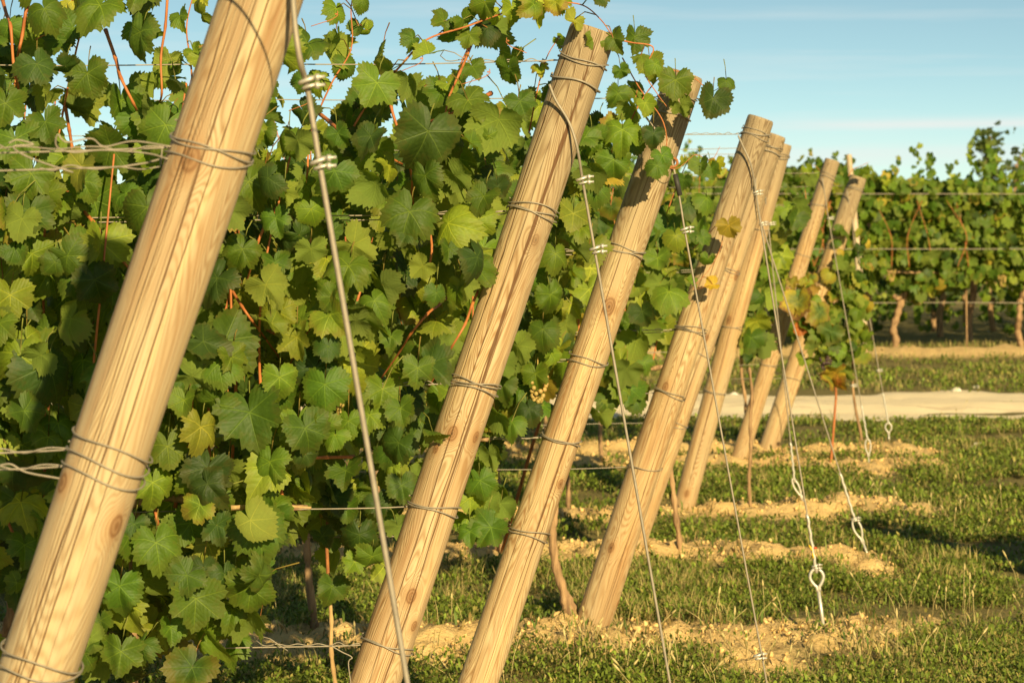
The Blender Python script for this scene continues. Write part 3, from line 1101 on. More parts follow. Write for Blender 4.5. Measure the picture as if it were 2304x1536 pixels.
HERO2 = [(225, 12, 120, -25, 0, -.17), (316, 72, 115, -15, 0, -.2), (83, 144, 100, 10, 0, -.17), (373, 281, 120, -30, 0, -.2), (12, 232, 95, -10, 0, -.17),
         (70, 390, 112, -10, 0, -.19), (188, 408, 82, 15, 0, -.16), (102, 274, 92, 20, 0, -.15), (197, 165, 100, 25, 0, -.15), (72, 570, 100, 15, 0, -.18),
         (179, 621, 112, 5, 0, -.2), (23, 663, 105, 10, 0, -.2), (104, 822, 168, -5, 0, -.22), (506, 767, 160, 50, 0, -.2), (494, 816, 98, 15, 0, -.23),
         (418, 846, 82, 0, 0, -.21), (562, 927, 160, 10, 0, -.2), (452, 960, 105, 0, 0, -.23), (629, 848, 92, 0, 0, -.2), (668, 758, 92, 5, 0, -.2),
         (731, 864, 112, -10, 0, -.2), (626, 702, 88, 0, 0, -.2), (738, 778, 68, 0, 0, -.22), (598, 640, 98, 30, 1, -.18), (784, 598, 112, -15, 0, -.2),
         (671, 953, 95, 0, 0, -.2), (784, 946, 72, 5, 0, -.17), (377, 1003, 102, 0, 0, -.2), (344, 1084, 98, 5, 0, -.2), (434, 1082, 88, 0, 0, -.2),
         (607, 1038, 105, -5, 0, -.22), (480, 1080, 82, 10, 0, -.19), (687, 1021, 66, -10, 0, -.2), (579, 1185, 136, 5, 0, -.22), (488, 1180, 84, 0, 0, -.2),
         (351, 1220, 118, 5, 0, -.22), (302, 1178, 72, -5, 0, -.2), (269, 1317, 108, -5, 0, -.2), (441, 1345, 132, 5, 0, -.22), (457, 1275, 82, -10, 0, -.19),
         (530, 1310, 76, 5, 1, -.18), (272, 1464, 102, -5, 0, -.2), (384, 1410, 74, 10, 0, -.19), (227, 1394, 64, 0, 0, -.17), (523, 1370, 76, -10, 0, -.12),
         (38, 1310, 58, -40, 0, -.15), (55, 1225, 92, 0, 0, -.12), (590, 1115, 72, 10, 0, -.18), (963, 295, 156, -10, 0, -.22), (848, 186, 112, -5, 0, -.19),
         (1170, 228, 78, 10, 0, -.17), (957, 395, 98, 5, 0, -.19), (922, 476, 132, -10, 0, -.22), (1100, 306, 64, 15, 0, -.17), (1024, 395, 84, 55, 1, -.18),
         (834, 306, 82, -20, 0, -.17), (845, 415, 92, -60, 1, -.18), (880, 757, 58, 0, 0, -.2), (982, 658, 60, 0, 0, -.22), (940, 827, 78, -5, 0, -.2),
         (901, 918, 78, 5, 0, -.2), (831, 932, 76, 0, 0, -.18), (860, 640, 100, -20, 1, -.17), (1040, 640, 70, 20, 1, -.17), (1010, 560, 64, 0, 0, -.18),
         (700, 470, 76, 20, 0, -.15), (620, 490, 80, 15, 0, -.16), (650, 310, 70, -5, 0, -.15), (640, 410, 64, 10, 0, -.13), (760, 300, 66, 15, 0, -.15),
         (1120, 420, 60, 15, 0, -.12), (800, 720, 96, -70, 1, -.2), (545, 560, 90, -40, 0, -.17), (700, 560, 80, 10, 1, -.15), (250, 1120, 60, 0, 0, -.1),
         (20, 480, 80, 5, 0, -.16), (150, 470, 76, -20, 1, -.13), (60, 760, 80, 20, 0, -.15), (20, 880, 90, -5, 1, -.16), (130, 950, 90, 8, 0, -.14),
         (50, 1000, 90, 0, 0, -.13), (120, 1080, 80, 10, 0, -.12), (30, 1120, 80, -8, 0, -.12), (100, 20, 90, 30, 0, -.15), (20, 60, 70, 10, 0, -.1)]
HERO3 = [(1400, 292, 86, 5, 0, -.18), (1333, 309, 78, 0, 0, -.16), (1333, 385, 78, 10, 1, -.16), (1238, 662, 82, 10, 0, -.2), (1221, 740, 76, -10, 0, -.2),
         (1165, 778, 80, 30, 1, -.2), (1115, 932, 84, 25, 1, -.18), (904, 1091, 78, 0, 0, -.18), (809, 1202, 92, 5, 0, -.18), (837, 1251, 72, 0, 0, -.2),
         (1057, 1195, 62, 15, 0, -.2), (1102, 1020, 66, 10, 1, -.17), (725, 1205, 62, 10, 0, -.16), (750, 1085, 74, 0, 0, -.16), (1080, 1080, 80, 0, 0, -.17),
         (1250, 570, 76, 0, 0, -.17), (1290, 480, 80, 0, 0, -.17), (1160, 640, 70, 0, 0, -.15), (1205, 840, 70, 0, 0, -.15), (1130, 860, 72, 0, 0, -.15),
         (1340, 420, 70, 10, 0, -.14), (1300, 560, 66, 15, 1, -.17), (1190, 920, 68, 10, 0, -.14), (850, 1130, 70, 0, 0, -.16), (780, 1140, 66, 0, 0, -.16),
         (880, 1010, 80, 0, 0, -.15), (960, 960, 80, 0, 0, -.15), (1010, 880, 74, 5, 0, -.15), (1420, 240, 70, 10, 1, -.15), (1390, 210, 60, 5, 0, -.15)]
HERO3 += [(1520, 180, 82, 0, 0, -.2), (1604, 222, 84, -10, 0, -.2), (1634, 182, 42, 10, 0, -.2), (1532, 236, 56, 20, 1, -.19), (1462, 140, 68, 0, 0, -.18), (1428, 82, 72, 0, 0, -.18), (1490, 350, 58, 10, 0, -.2), (1470, 300, 54, -20, 0, -.2), (1478, 372, 56, 0, 0, -.22)]
HERO4 = [(1445, 700, 66, 0, 0, -.2), (1410, 830, 78, 5, 1, -.2), (1505, 655, 84, -10, 0, -.22), (1365, 900, 60, 15, 0, -.15), (1350, 930, 66, 20, 1, -.15),
         (1545, 460, 64, 0, 0, -.15), (1590, 445, 60, 5, 0, -.15), (1480, 580, 64, 0, 0, -.15), (1600, 380, 46, 0, 0, -.1), (1575, 370, 50, 0, 0, -.1),
         (1430, 900, 50, -10, 0, -.12), (1520, 530, 60, 0, 0, -.14)]


def d_row2(x, z):
    px, py = pxy(x, z, 5.9)
    px += random.gauss(0, 18)
    post = 1336 - .336 * (py - 66)
    if py < 950 and px > post - 98:
        return 0
    if 950 <= py < 1110 and px > 1010 - (py - 950) * 1.9:
        return 0
    if py >= 1110 and px > 690 - (py - 1110) * .45:
        return 0
    if py > 1500:
        return .15
    if py > 1150 and px < 200:
        return .35
    if py < 40:
        return .28 if px < 420 else .06
    if py < 235:
        if px < 470:
            return .43 if py > 90 else .26
        return .12 + .34 * (py - 40) / 195 if 620 < px else .3
    if py < 300:
        return .48
    if py < 400:
        return .72
    return 1.0


def d_row3(x, z):
    px, py = pxy(x, z, 7.55)
    px += random.gauss(0, 16)
    post = 1543 - .341 * (py - 166)
    if px > post - 84:
        return 0
    if py > 980 and px > 1130:
        return .1
    if py > 1180:
        return .35 if 720 < px < 900 else 0
    if py < 300:
        return .08 if py < 200 else .22
    return 1


def d_gen(P, zlo, zt=1.66):
    def f(x, z):
        ax = on_axis(P, z).x
        if x > ax - .15 + random.gauss(0, .04):
            return 0
        lo = zlo + .13 * (vnoise(x * 3.1, P['d']) - .5)
        if z < lo:
            return .05
        if z > zt:
            return .26 * max(0, 1 - (z - zt) / .34)
        return 1
    return f


def new_vine(x, P, label, group='grape vines of the near block', yoff=0):
    root = empty('grape_vine', Vector((x, row_y(P, x) + yoff, 0)), label, 'vine', group)
    return root


def cordon_and_canes(root, x, P, x0, x1, zc, ncane, seed, ztop=1.85, r=.0042, hd=True):
    rs = np.random.RandomState(seed)
    y = row_y(P, x)
    pts = [(x0 + (x1 - x0) * t, row_y(P, x0 + (x1 - x0) * t) + rs.normal(0, .008), zc + rs.normal(0, .012)) for t in np.linspace(0, 1, 6)]
    link('cordon', MB().tube(smooth_path(pts, 6), [.009 + .003 * math.sin(k) for k in range(31)], 8).mesh('cordon'), M_TRUNK, root)
    for k in range(ncane):
        xx = x0 + (x1 - x0) * (k + .5) / ncane + rs.normal(0, .02)
        lean = rs.normal(0, .12)
        dy = rs.normal(-.02, .07)
        zt = ztop * rs.uniform(.85, 1.04)
        if ncane and hd:
            zt = min(zt, 1.95)
        cpts = [(xx, row_y(P, xx), zc), (xx + lean * .3 + rs.normal(0, .02), row_y(P, xx) + dy * .6, zc + (zt - zc) * .33),
                (xx + lean * .7 + rs.normal(0, .03), row_y(P, xx) + dy, zc + (zt - zc) * .66), (xx + lean + rs.normal(0, .03), row_y(P, xx) + dy * .8, zt)]
        # keep canes left of the leaning post
        lim = on_axis(P, zc).x + .02
        make_cane([(min(c[0], on_axis(P, c[2]).x - .02), c[1], c[2]) for c in cpts], r, root)


P1 = POSTS[0]
v = new_vine(-1.75, P1, 'grape vine added so its unseen shoot arching above the frame shadows the thick foreground post', yoff=0)
vine_trunk((-1.75, row_y(P1, -1.75), 0), (-1.74, row_y(P1, -1.75), .9), .016, .012, M_TRUNK, v, .012, 2)
shoot([(-1200, -40), (-500, -260), (100, -330), (520, -250, -.25), (740, -215, -.42), (880, -110, -.5), (960, -130, -.55)], 3.9, v, 50, P1, (60, 95), .003, .085, size_end=.7, skip=2)  # out-of-view shoot placed to throw a shadow on the foreground post top
# --- row of the deeply cracked post: the leafy wall that fills the picture's left half
P2 = POSTS[1]
v = new_vine(-.85, P2, 'big leafy grape vine between the thick foreground post and the deeply cracked post')
vine_trunk((-.85, row_y(P2, -.85), 0), (-.845, row_y(P2, -.85), .88), .014, .012, M_TRUNK, v, .012, 3)
cordon_and_canes(v, -.85, P2, -1.25, -.46, .89, 9, 31)
vine_foliage('hi', v, -1.36, .24, .48, 2.06, P2, 5.0, 41, d_row2, .006, .23, (.060, .122), hero=[h for h in HERO2])
HCANES = [[(378, -20), (372, 60), (362, 130), (364, 210)], [(272, 175), (300, 232)], [(24, 60), (30, 140), (40, 192)], [(880, 240), (905, 320), (926, 392)],
          [(1034, 165), (1012, 215), (1000, 262)], [(966, 505), (972, 560), (966, 604)], [(812, 648), (788, 722), (757, 782)], [(210, 500), (250, 556), (294, 606)],
          [(162, 330), (172, 390)], [(962, 706), (925, 750)], [(1046, 730), (1018, 778)], [(-5, 1120), (14, 1165), (36, 1212)], [(730, 690), (700, 735)],
          [(690, 1030), (660, 1030)], [(1050, 240), (1002, 262)], [(760, 290), (800, 316)], [(600, 500), (575, 560)], [(400, 1180), (390, 1215)],
          [(60, 15), (50, 80), (44, 108)], [(640, 760), (690, 800)], [(350, 1150), (356, 1178)], [(545, 690), (566, 720)]]
for k, pp in enumerate(HCANES):
    # each cane runs on behind the leaves at both ends
    rs_c = np.random.RandomState(400 + k)
    A_, B_ = np.array(pp[0], float), np.array(pp[-1], float)
    u_ = (B_ - A_) / max(np.linalg.norm(B_ - A_), 1)
    n_ = np.array([-u_[1], u_[0]])
    e_ = rs_c.uniform(60, 130, 2)
    bow = rs_c.normal(0, 9, 2)
    ctrl = [tuple(A_ - u_ * e_[0] + n_ * bow[0] * 2) + (.10,), tuple(A_ - u_ * e_[0] * .4 + n_ * bow[0]) + (.02,)]
    ctrl += [(x, y, -.06) for x, y in pp]
    ctrl += [tuple(B_ + u_ * e_[1] * .4 + n_ * bow[1]) + (.02,), tuple(B_ + u_ * e_[1] + n_ * bow[1] * 2) + (.10,)]
    make_cane([at(x, y, 5.87 + dd + .02 * math.sin(k * 2.3)) for x, y, dd in ctrl], rs_c.uniform(.0036, .0052), v)
make_cane([at(520, 1142, 5.75), at(600, 1136, 5.76), at(700, 1142, 5.78)], .0055, v, M_PALE)
shoot([(770, 330), (830, 230), (900, 150), (960, 90), (1050, 60), (1150, 25), (1250, 8), (1310, 12), (1352, 45), (1382, 88)], 5.86, v, 51, P2, (58, 92), .003, .026, size_end=.75, skip=.12)
shoot([(1382, 88), (1420, 96), (1470, 108), (1450, 160), (1478, 210), (1500, 240)], 5.9, v, 52, P2, (48, 68), .0022, .075, size_end=.85, warm=.02)
shoot([(690, 420), (700, 300), (745, 190), (790, 110), (790, 20), (800, -40)], 5.95, v, 53, P2, (50, 80), .0028, .042, size_end=.8)
shoot([(1000, 330), (1015, 230), (1035, 150), (1075, 60), (1100, -20)], 5.9, v, 54, P2, (50, 74), .0028, .045, size_end=.8)
shoot([(440, 300), (430, 150), (420, 60), (440, -30)], 5.95, v, 55, P2, (48, 76), .0028, .04, size_end=.8)
shoot([(140, 260), (170, 120), (190, 30), (185, -50)], 5.95, v, 56, P2, (60, 90), .003, .045, size_end=.9)
shoot([(20, 260), (45, 120), (60, 30), (85, -50)], 5.95, v, 57, P2, (60, 80), .003, .05, size_end=.9)
shoot([(1190, 300), (1210, 200), (1230, 130), (1260, 80)], 6.0, v, 58, P2, (45, 66), .0022, .05, size_end=.8)
for k, (x, y) in enumerate([(445, 108), (1185, 120), (905, 160), (650, 250), (1040, 190), (80, 90), (700, 60)]):
    tendril(at(x, y, 5.8), v, k)
bunch(at(600, 870, 5.85), v, M_GRAPE, .7, 1)
bunch(at(742, 905, 5.84), v, M_GRAPE, .7, 2)

v = new_vine(-1.85, P2, 'grape vine at the left edge of the picture, neighbour of the big leafy one')
vine_trunk((-1.85, row_y(P2, -1.85), 0), (-1.84, row_y(P2, -1.85), .62), .017, .012, M_TRUNK, v, .012, 4)
cordon_and_canes(v, -1.85, P2, -2.3, -1.4, .62, 8, 32)
vine_foliage('md', v, -2.4, -1.3, .55, 2.0, P2, 2.8, 42, lambda x, z: 1 if z < 1.75 else .35, .04, .19, (.09, .15))

# --- row of the post hung with leaves
P3 = POSTS[2]
v = new_vine(-.50, P3, 'leafy grape vine between the deeply cracked post and the post hung with leaves')
vine_trunk(at(763, 1702, 7.52), at(741, 1330, 7.5), .0085, .005, M_PALE, v, .005, 5)
link('upper_stem', MB().tube([at(742, 1345, 7.5), at(738, 1290, 7.5), at(735, 1225, 7.5), at(738, 1150, 7.5)], .0052, 7).mesh('upper_stem'), M_RUST, v)
cordon_and_canes(v, -.5, P3, -.85, -.06, .92, 8, 33, r=.004)
vine_foliage('hi', v, -1.0, .50, .50, 1.98, P3, 4.2, 43, d_row3, .010, .20, (.060, .120), hero=HERO3)
shoot([(1395, 330), (1430, 250), (1470, 190), (1510, 160), (1560, 175), (1600, 205), (1632, 186)], 7.4, v, 61, P3, (46, 60), .0024, .10, size_end=.62, warm=.0, skip=2)
shoot([(1400, 130), (1440, 200), (1490, 270), (1500, 330), (1485, 360), (1520, 380), (1560, 350)], 7.42, v, 62, P3, (44, 56), .0022, .085, size_end=.85, skip=2)
shoot([(1360, 420), (1380, 330), (1420, 250), (1440, 180)], 7.45, v, 63, P3, (50, 80), .0026, .05, size_end=.85)
bunch(at(1210, 835, 7.42), v, M_GRAPE, .8, 5)
v = new_vine(-1.45, P3, 'grape vine behind the leafy wall, standing left of the thin pale stem')
vine_trunk((-1.45, row_y(P3, -1.45), 0), (-1.44, row_y(P3, -1.45), .64), .018, .012, M_TRUNK, v, .012, 6)
cordon_and_canes(v, -1.45, P3, -1.85, -1.05, .64, 6, 34)
vine_foliage('md', v, -2.0, -.95, .55, 1.95, P3, 2.3, 44, lambda x, z: 1 if z < 1.64 else .10, .04, .17, (.09, .145))

# --- row of the knotty clustered post
P4 = POSTS[3]
v = new_vine(.22, P4, 'grape vine with a bare gnarled trunk at the foot of the knotty clustered post')
root_pts = [at(1292, 1440, 9.8), at(1285, 1385, 9.8), at(1268, 1330, 9.8), at(1250, 1270, 9.8), at(1243, 1200, 9.8), at(1248, 1150, 9.8), at(1246, 1050, 9.8), at(1255, 960, 9.8)]
rp = smooth_path(root_pts, 6)
link('trunk', MB().tube(rp, [(.021 - .010 * k / len(rp)) * (1.5 if 3 < k < 11 else 1) * (1 + .12 * math.sin(k * 1.9)) for k in range(len(rp))], 10).mesh('trunk'), M_TRUNK, v)
cordon_and_canes(v, .22, P4, -.2, .45, .9, 6, 35, r=.004)
vine_foliage('md', v, -.35, .85, .72, 1.95, P4, 2.5, 45, d_gen(P4, .92, 1.64), .08, .17, (.085, .14), hero=HERO4)
shoot([(1500, 480), (1530, 400), (1560, 350), (1600, 360), (1620, 330)], 9.7, v, 64, P4, (40, 56), .0024, .06, size_end=.7, lod='md')
shoot([(1560, 560), (1600, 520), (1620, 500), (1625, 545), (1600, 600), (1560, 650), (1600, 640)], 9.58, v, 65, P4, (40, 58), .0020, .075, size_end=.8, lod='md', warm=.1)
for n_, x in enumerate((-.75, -1.65)):
    v = new_vine(x, P4, ['grape vine seen through gaps of the leafy wall, next to the bare gnarled trunk', 'grape vine hidden behind the leafy wall, far left in the knotty post row'][n_])
    vine_trunk((x, row_y(P4, x), 0), (x, row_y(P4, x), .85), .016, .012, M_TRUNK, v, .012, 7 + n_)
    cordon_and_canes(v, x, P4, x - .4, x + .4, .9, 4, 36 + n_)
    vine_foliage('md', v, x - .5, x + .5, .72, 1.95, P4, 2.2, 46 + n_, d_gen(P4, .86, 1.64), .06, .17, (.085, .14))

# --- remaining rows: trunk positions read from the photograph
ROWS = [
    (4, [(.76, 'grape vine with a thin pale trunk right of the knotty clustered post'), (-.05, 'grape vine with a thin dark trunk beside the rusty leaning stake'),
         (-.95, 'grape vine seen low through the leafy wall, left of the rusty leaning stake')]),
    (5, [(.30, 'grape vine in the shade behind the thin dark trunk and rusty stake'), (-.7, 'grape vine behind the leafy wall in the rearmost clustered post row')]),
    (6, [(.58, 'grape vine with a short stem standing in front of the pale track'), (-.5, 'grape vine far behind the leafy wall in the slender post row')]),
    (7, [(1.60, 'grape vine with a thin stem behind the slender post'), (.25, 'grape vine far behind the leafy wall, nearest the pale track')]),
]
for ri, lst in ROWS:
    P = POSTS[ri]
    for n_, (x, lab) in enumerate(lst):
        v = new_vine(x, P, lab)
        hgt = .85
        dark = ri == 4 and n_ == 1
        y = row_y(P, x)
        vine_trunk((x, y, 0), (x - (.03 if dark else .06), y, hgt), .014, .010, M_TRUNK, v, .010, 60 + ri * 5 + n_)
        cordon_and_canes(v, x, P, x - .4, min(x + .4, on_axis(P, .9).x - .03), .9, 4, 80 + ri * 5 + n_, r=.0038)
        xr = x + .5 if n_ else on_axis(P, 1.7).x
        vine_foliage('md', v, x - .55, xr, .70, 1.92, P, 2.0, 90 + ri * 7 + n_, d_gen(P, .92, 1.62), .07, .17, (.085, .14))
        if n_ == 0 and ri == 5:
            bunch((x + .1, y - .12, .98), v, M_GRAPE, 1.0, ri)

# the shoot between the slim post and the slender post
P6 = POSTS[5]
v = new_vine(1.33, P6, 'small grape vine with big bright leaves left of the slender post')
vine_trunk((gx(1690, 13.9), 13.95, 0), (gx(1688, 13.9), 13.95, .80), .011, .008, M_TRUNK, v, .008, 77)
vine_foliage('md', v, gx(1650, 13.9), gx(1805, 13.9), .88, 1.82, P6, 2.3, 78, lambda x, z: 0 if not (44 < pxy(x, z, 13.9)[0] - (1760 - .272 * (pxy(x, z, 13.9)[1] - 323)) < 78) else (1 if z < 1.6 else .4), .02, .10, (.10, .16))

# young vines with autumn leaves between the slender post, the last post and their anchors
P7, P8 = POSTS[6], POSTS[7]
v = new_vine(gx(1878, 16.6), P7, 'young grape vine turning yellow and red on a thin reddish stem, left one of two')
make = [at(1866, 1078, 16.6), at(1872, 1010, 16.6), at(1878, 930, 16.6), at(1880, 870, 16.6), at(1860, 810, 16.55), at(1830, 745, 16.5), at(1790, 690, 16.5), at(1740, 640, 16.5)]
rp = smooth_path(make, 6)
link('trunk', MB().tube(rp, [.0095 - .006 * k / len(rp) for k in range(len(rp))], 8).mesh('trunk'), M_CANE, v)
autumn = lambda x, z: 1 if 1.5 - (z - 1.5) > 0 else 1
vine_foliage('md', v, gx(1770, 16.6), gx(1900, 16.6), .62, 1.28, P7, 4.2, 79, lambda x, z: max(.12, 1 - abs(x - gx(1800 + (pxy(x, z, 16.6)[1] - 660) * .38, 16.6)) / .17), .24, .08, (.075, .125), yc=16.45)
lv = Leaves('md', 3)
rs_ = np.random.RandomState(8)
for (px, py, w, c, yl) in [(1880, 838, 56, (.36, .24, .03), .9), (1868, 850, 44, (.10, .15, .03), .8), (1888, 858, 40, (.42, .16, .04), .6), (1796, 678, 66, (.14, .17, .03), 1.0),
                           (1700, 745, 70, (.13, .20, .03), .2), (1665, 720, 60, (.09, .15, .03), .2), (1845, 700, 60, (.09, .14, .03), .5), (1870, 745, 52, (.08, .14, .03), .1)]:
    N, T = rand_pose(rs_, True)
    lv.leaf(at(px, py, 16.4), N, T, w / F_PX * 16.4 * 1.15, c, yl)
link('foliage', lv.mesh(), M_LEAF, v)
bunch(at(1858, 800, 16.5), v, M_BLACKG, 1.0, 31)
v = new_vine(gx(1928, 17.9), P8, 'young grape vine with green and yellow leaves on a bent pale stem, right of two')
rp = smooth_path([at(1928, 1018, 17.9), at(1938, 985, 17.9), at(1925, 920, 17.9), at(1918, 850, 17.9), at(1920, 760, 17.9), at(1915, 660, 17.9)], 6)
link('trunk', MB().tube(rp, [.012 - .006 * k / len(rp) for k in range(len(rp))], 8).mesh('trunk'), M_TRUNK, v)
vine_foliage('md', v, gx(1860, 17.8), gx(1960, 17.8), .58, 1.62, P8, 3.0, 83, lambda x, z: .95 if z < 1.35 else .4, .10, .09, (.08, .13), yc=17.75)
shoot([(1815, 470), (1812, 400), (1830, 372), (1850, 390)], 17.6, v, 66, P8, (30, 40), .003, .09, size_end=.8, lod='md')
shoot([(1900, 420), (1915, 385), (1940, 372), (1955, 365)], 17.6, v, 67, P8, (28, 36), .003, .08, size_end=.8, lod='md')

# rusty leaning stake
b = MB().tube([at(1128, 1245, 11.95), at(1195, 1010, 11.6), at(1262, 800, 11.2), at(1312, 655, 10.9)], .0085, 9)
tag(recenter(link('stake', b.mesh('stake'), M_RUST)), 'thin rusty stake leaning beside the post hung with leaves', 'stake')

# ------------------------------------------------------------------ far block beyond the track
FAR = [(.9, 'far'), (2.1, 'far'), (3.35, 'far'), (5.06, 'far'), (6.62, 'far'), (8.0, 'far')]
FARLAB = ['far grape vine beyond the track, seen just over the rearmost clustered post', 'far grape vine beyond the track, seen between the clustered posts and the slender post',
          'far grape vine beyond the track, behind the slender post and the autumn leaves', 'far grape vine beyond the track with a twisted bare trunk',
          'far grape vine beyond the track with a pale straight trunk at the right edge', 'far grape vine beyond the track, outside the right edge of the picture']
PF = dict(d=34.0, B=Vector((4.4, 34.0, 0)))


def far_dens(seed):
    def f(x, z):
        lo = .84 + .42 * (vnoise(x * 2.3, seed) - .5)
        hi = 2.22 + .9 * (vnoise(x * 1.6, seed + 9) - .5)
        if z < lo:
            return .03
        if z > hi:
            return .3 * max(0, 1 - (z - hi) / .22)
        return 1
    return f


for k, ((x, _), lab) in enumerate(zip(FAR, FARLAB)):
    y = row_y(PF, x)
    v = new_vine(x, PF, lab, 'grape vines of the far block')
    if k == 3:
        rp = smooth_path([at(2012, 800, 34), at(2016, 765, 34), at(2010, 740, 34), at(2018, 712, 34), at(2024, 690, 34), at(2034, 664, 34), at(2040, 640, 34)], 6)
        link('trunk', MB().tube(rp, [.045 + .008 * math.sin(q * 1.3) for q in range(len(rp))], 9).mesh('trunk'), M_TRUNK, v)
        link('arm', MB().tube([at(2032, 668, 34), at(2018, 672, 33.95), at(2010, 664, 33.95)], .03, 8).mesh('arm'), M_TRUNK, v)
    else:
        vine_trunk((x, y, 0), (x + .05, y, 1.0), .045, .035, M_TRUNK, v, .03, 120 + k)
    rs = np.random.RandomState(130 + k)
    x0 = (FAR[k - 1][0] + x) / 2 if k else x - .8
    x1 = (FAR[k + 1][0] + x) / 2 if k < len(FAR) - 1 else x + .8
    link('cordon', MB().tube([(x0, y, 1.0), ((x0 + x1) / 2, y, 1.03), (x1, y, 1.0)], .02, 7).mesh('cordon'), M_TRUNK, v)
    for q in range(4):
        xx = rs.uniform(x0, x1)
        make_cane([(xx, y - .25, 1.1), (xx + rs.normal(0, .1), y - .3, 1.5), (xx + rs.normal(0, .2), y - .28, 1.95)], .006, v)
    vine_foliage('lo', v, x0, x1, .66, 3.0, PF, 3.2, 140 + k, far_dens(3), .06, .30, (.11, .18), mat=M_LEAF_FAR)
    lvs = Leaves('lo', 500 + k)
    for q in range(9):
        xx, zt = rs.uniform(x0, x1), rs.uniform(2.25, 2.75)
        yy, ln = y - rs.uniform(-.1, .25), rs.normal(0, .12, 2)
        for zz in np.arange(1.95, zt, .055):
            t = (zz - 1.95) / .8
            N, T = rand_pose(rs, True)
            c, yl = leaf_color(rs, .05)
            lvs.leaf((xx + ln[0] * t + rs.normal(0, .045), yy + ln[1] * t + rs.normal(0, .04), zz), N, T, rs.uniform(.08, .15) * (1.1 - .45 * t), tuple(np.array(c) * 1.2), yl)
    link('foliage', lvs.mesh('foliage'), M_LEAF_FAR, v)
    for q in range(2):
        bunch((rs.uniform(x0, x1), y - .27, rs.uniform(.9, 1.15)), v, M_GRAPE, 1.35, 150 + k * 4 + q)

# rows behind it: one mass of leaves and trunks
lv = Leaves('lo', 77)
rs = np.random.RandomState(78)
tb = MB()
for rk, d in enumerate((36.4, 38.8, 41.2, 44.0, 47.0, 50)):
    n = [2600, 3200, 3000, 2600, 2200, 2200][rk]
    for k in range(n):
        x = rs.uniform(-4, 12)
        z = rs.uniform(.95 if rk == 0 else .1, 2.3)
        if rs.rand() > max(far_dens(20 + rk)(x, z), (.45 if rk > 1 else .2) if (z < 1.2 and rk > 0) else 0):
            continue
        N, T = rand_pose(rs, True)
        c, yl = leaf_color(rs, .1)
        lv.leaf((x, d + rs.normal(0, .18), z), N, T, rs.uniform(.10, .18), c, yl)
    if rk < 4:
        for x in np.arange(-4, 12, 1.45):
            xx = x + rs.normal(0, .25)
            tb.tube(smooth_path([(xx, d, -.05), (xx + rs.normal(0, .04), d, .35), (xx + rs.normal(0, .05), d, .7), (xx + .05, d, 1.15)], 4), [.05] * 13, 7)
mass = link('vine_rows', lv.mesh('vine_rows'), M_LEAF_FAR)
tag(mass, 'dim vine rows massed behind the far block', 'vines', kind='stuff')
link('trunks', tb.mesh('trunks'), M_TRUNK, mass)

# wires, stakes and posts of the far block
for k, (z, lab) in enumerate(((1.5 - (560 - 530) / F_PX * 34, 'upper'), (1.5 - (437 - 530) / F_PX * 34, 'top'), (1.5 - (686 - 530) / F_PX * 34, 'low bare'))):
    b = MB().tube([(x, row_y(PF, x) - (.3 if k < 2 else .02), z - .03 * math.sin((x + 3) * .55) * (k == 2)) for x in np.linspace(-3, 11, 40)], .0055, 6)
    tag(recenter(link('trellis_wire', b.mesh('trellis_wire'), M_WIRE)), f'{lab} wire strung along the far block beyond the track', 'wire', 'wires of the far block')
b = MB().tube([at(2176, 812, 34), at(2175, 740, 34), at(2174, 640, 34), at(2173, 600, 34)], .011, 7)
tag(recenter(link('stake', b.mesh('stake'), M_TRUNK)), 'thin bare stake between two trunks of the far block', 'stake')
Q = dict(d=33.2, r=.048, rt=.036, B=Vector((gx(1949, 33.2), 33.2, 0)), T=at(1910, 348, 33.2))
Q['ax'] = (Q['T'] - Q['B']).normalized()
Q['L'] = (Q['T'] - Q['B']).length
M_WHITE = plain('pale_weathered_wood', (0.30, 0.22, 0.13), (0.58, 0.48, 0.33), 20, 0.85, 0.3, (1, 1, .2))
build_post(Q, 7, name='row_post', label='tall pale post of the far block rising behind the last leaning post', mat=M_WHITE, group='posts of the far block')
Q = dict(d=35.5, r=.06, rt=.055, B=Vector((gx(1953, 35.5), 35.5, 0)), T=at(1951, 420, 35.5))
Q['ax'] = (Q['T'] - Q['B']).normalized()
Q['L'] = (Q['T'] - Q['B']).length
build_post(Q, 7, name='row_post', label='brown post of the far block standing low behind the tall pale one', mat=POSTS[6]['mat'], group='posts of the far block')


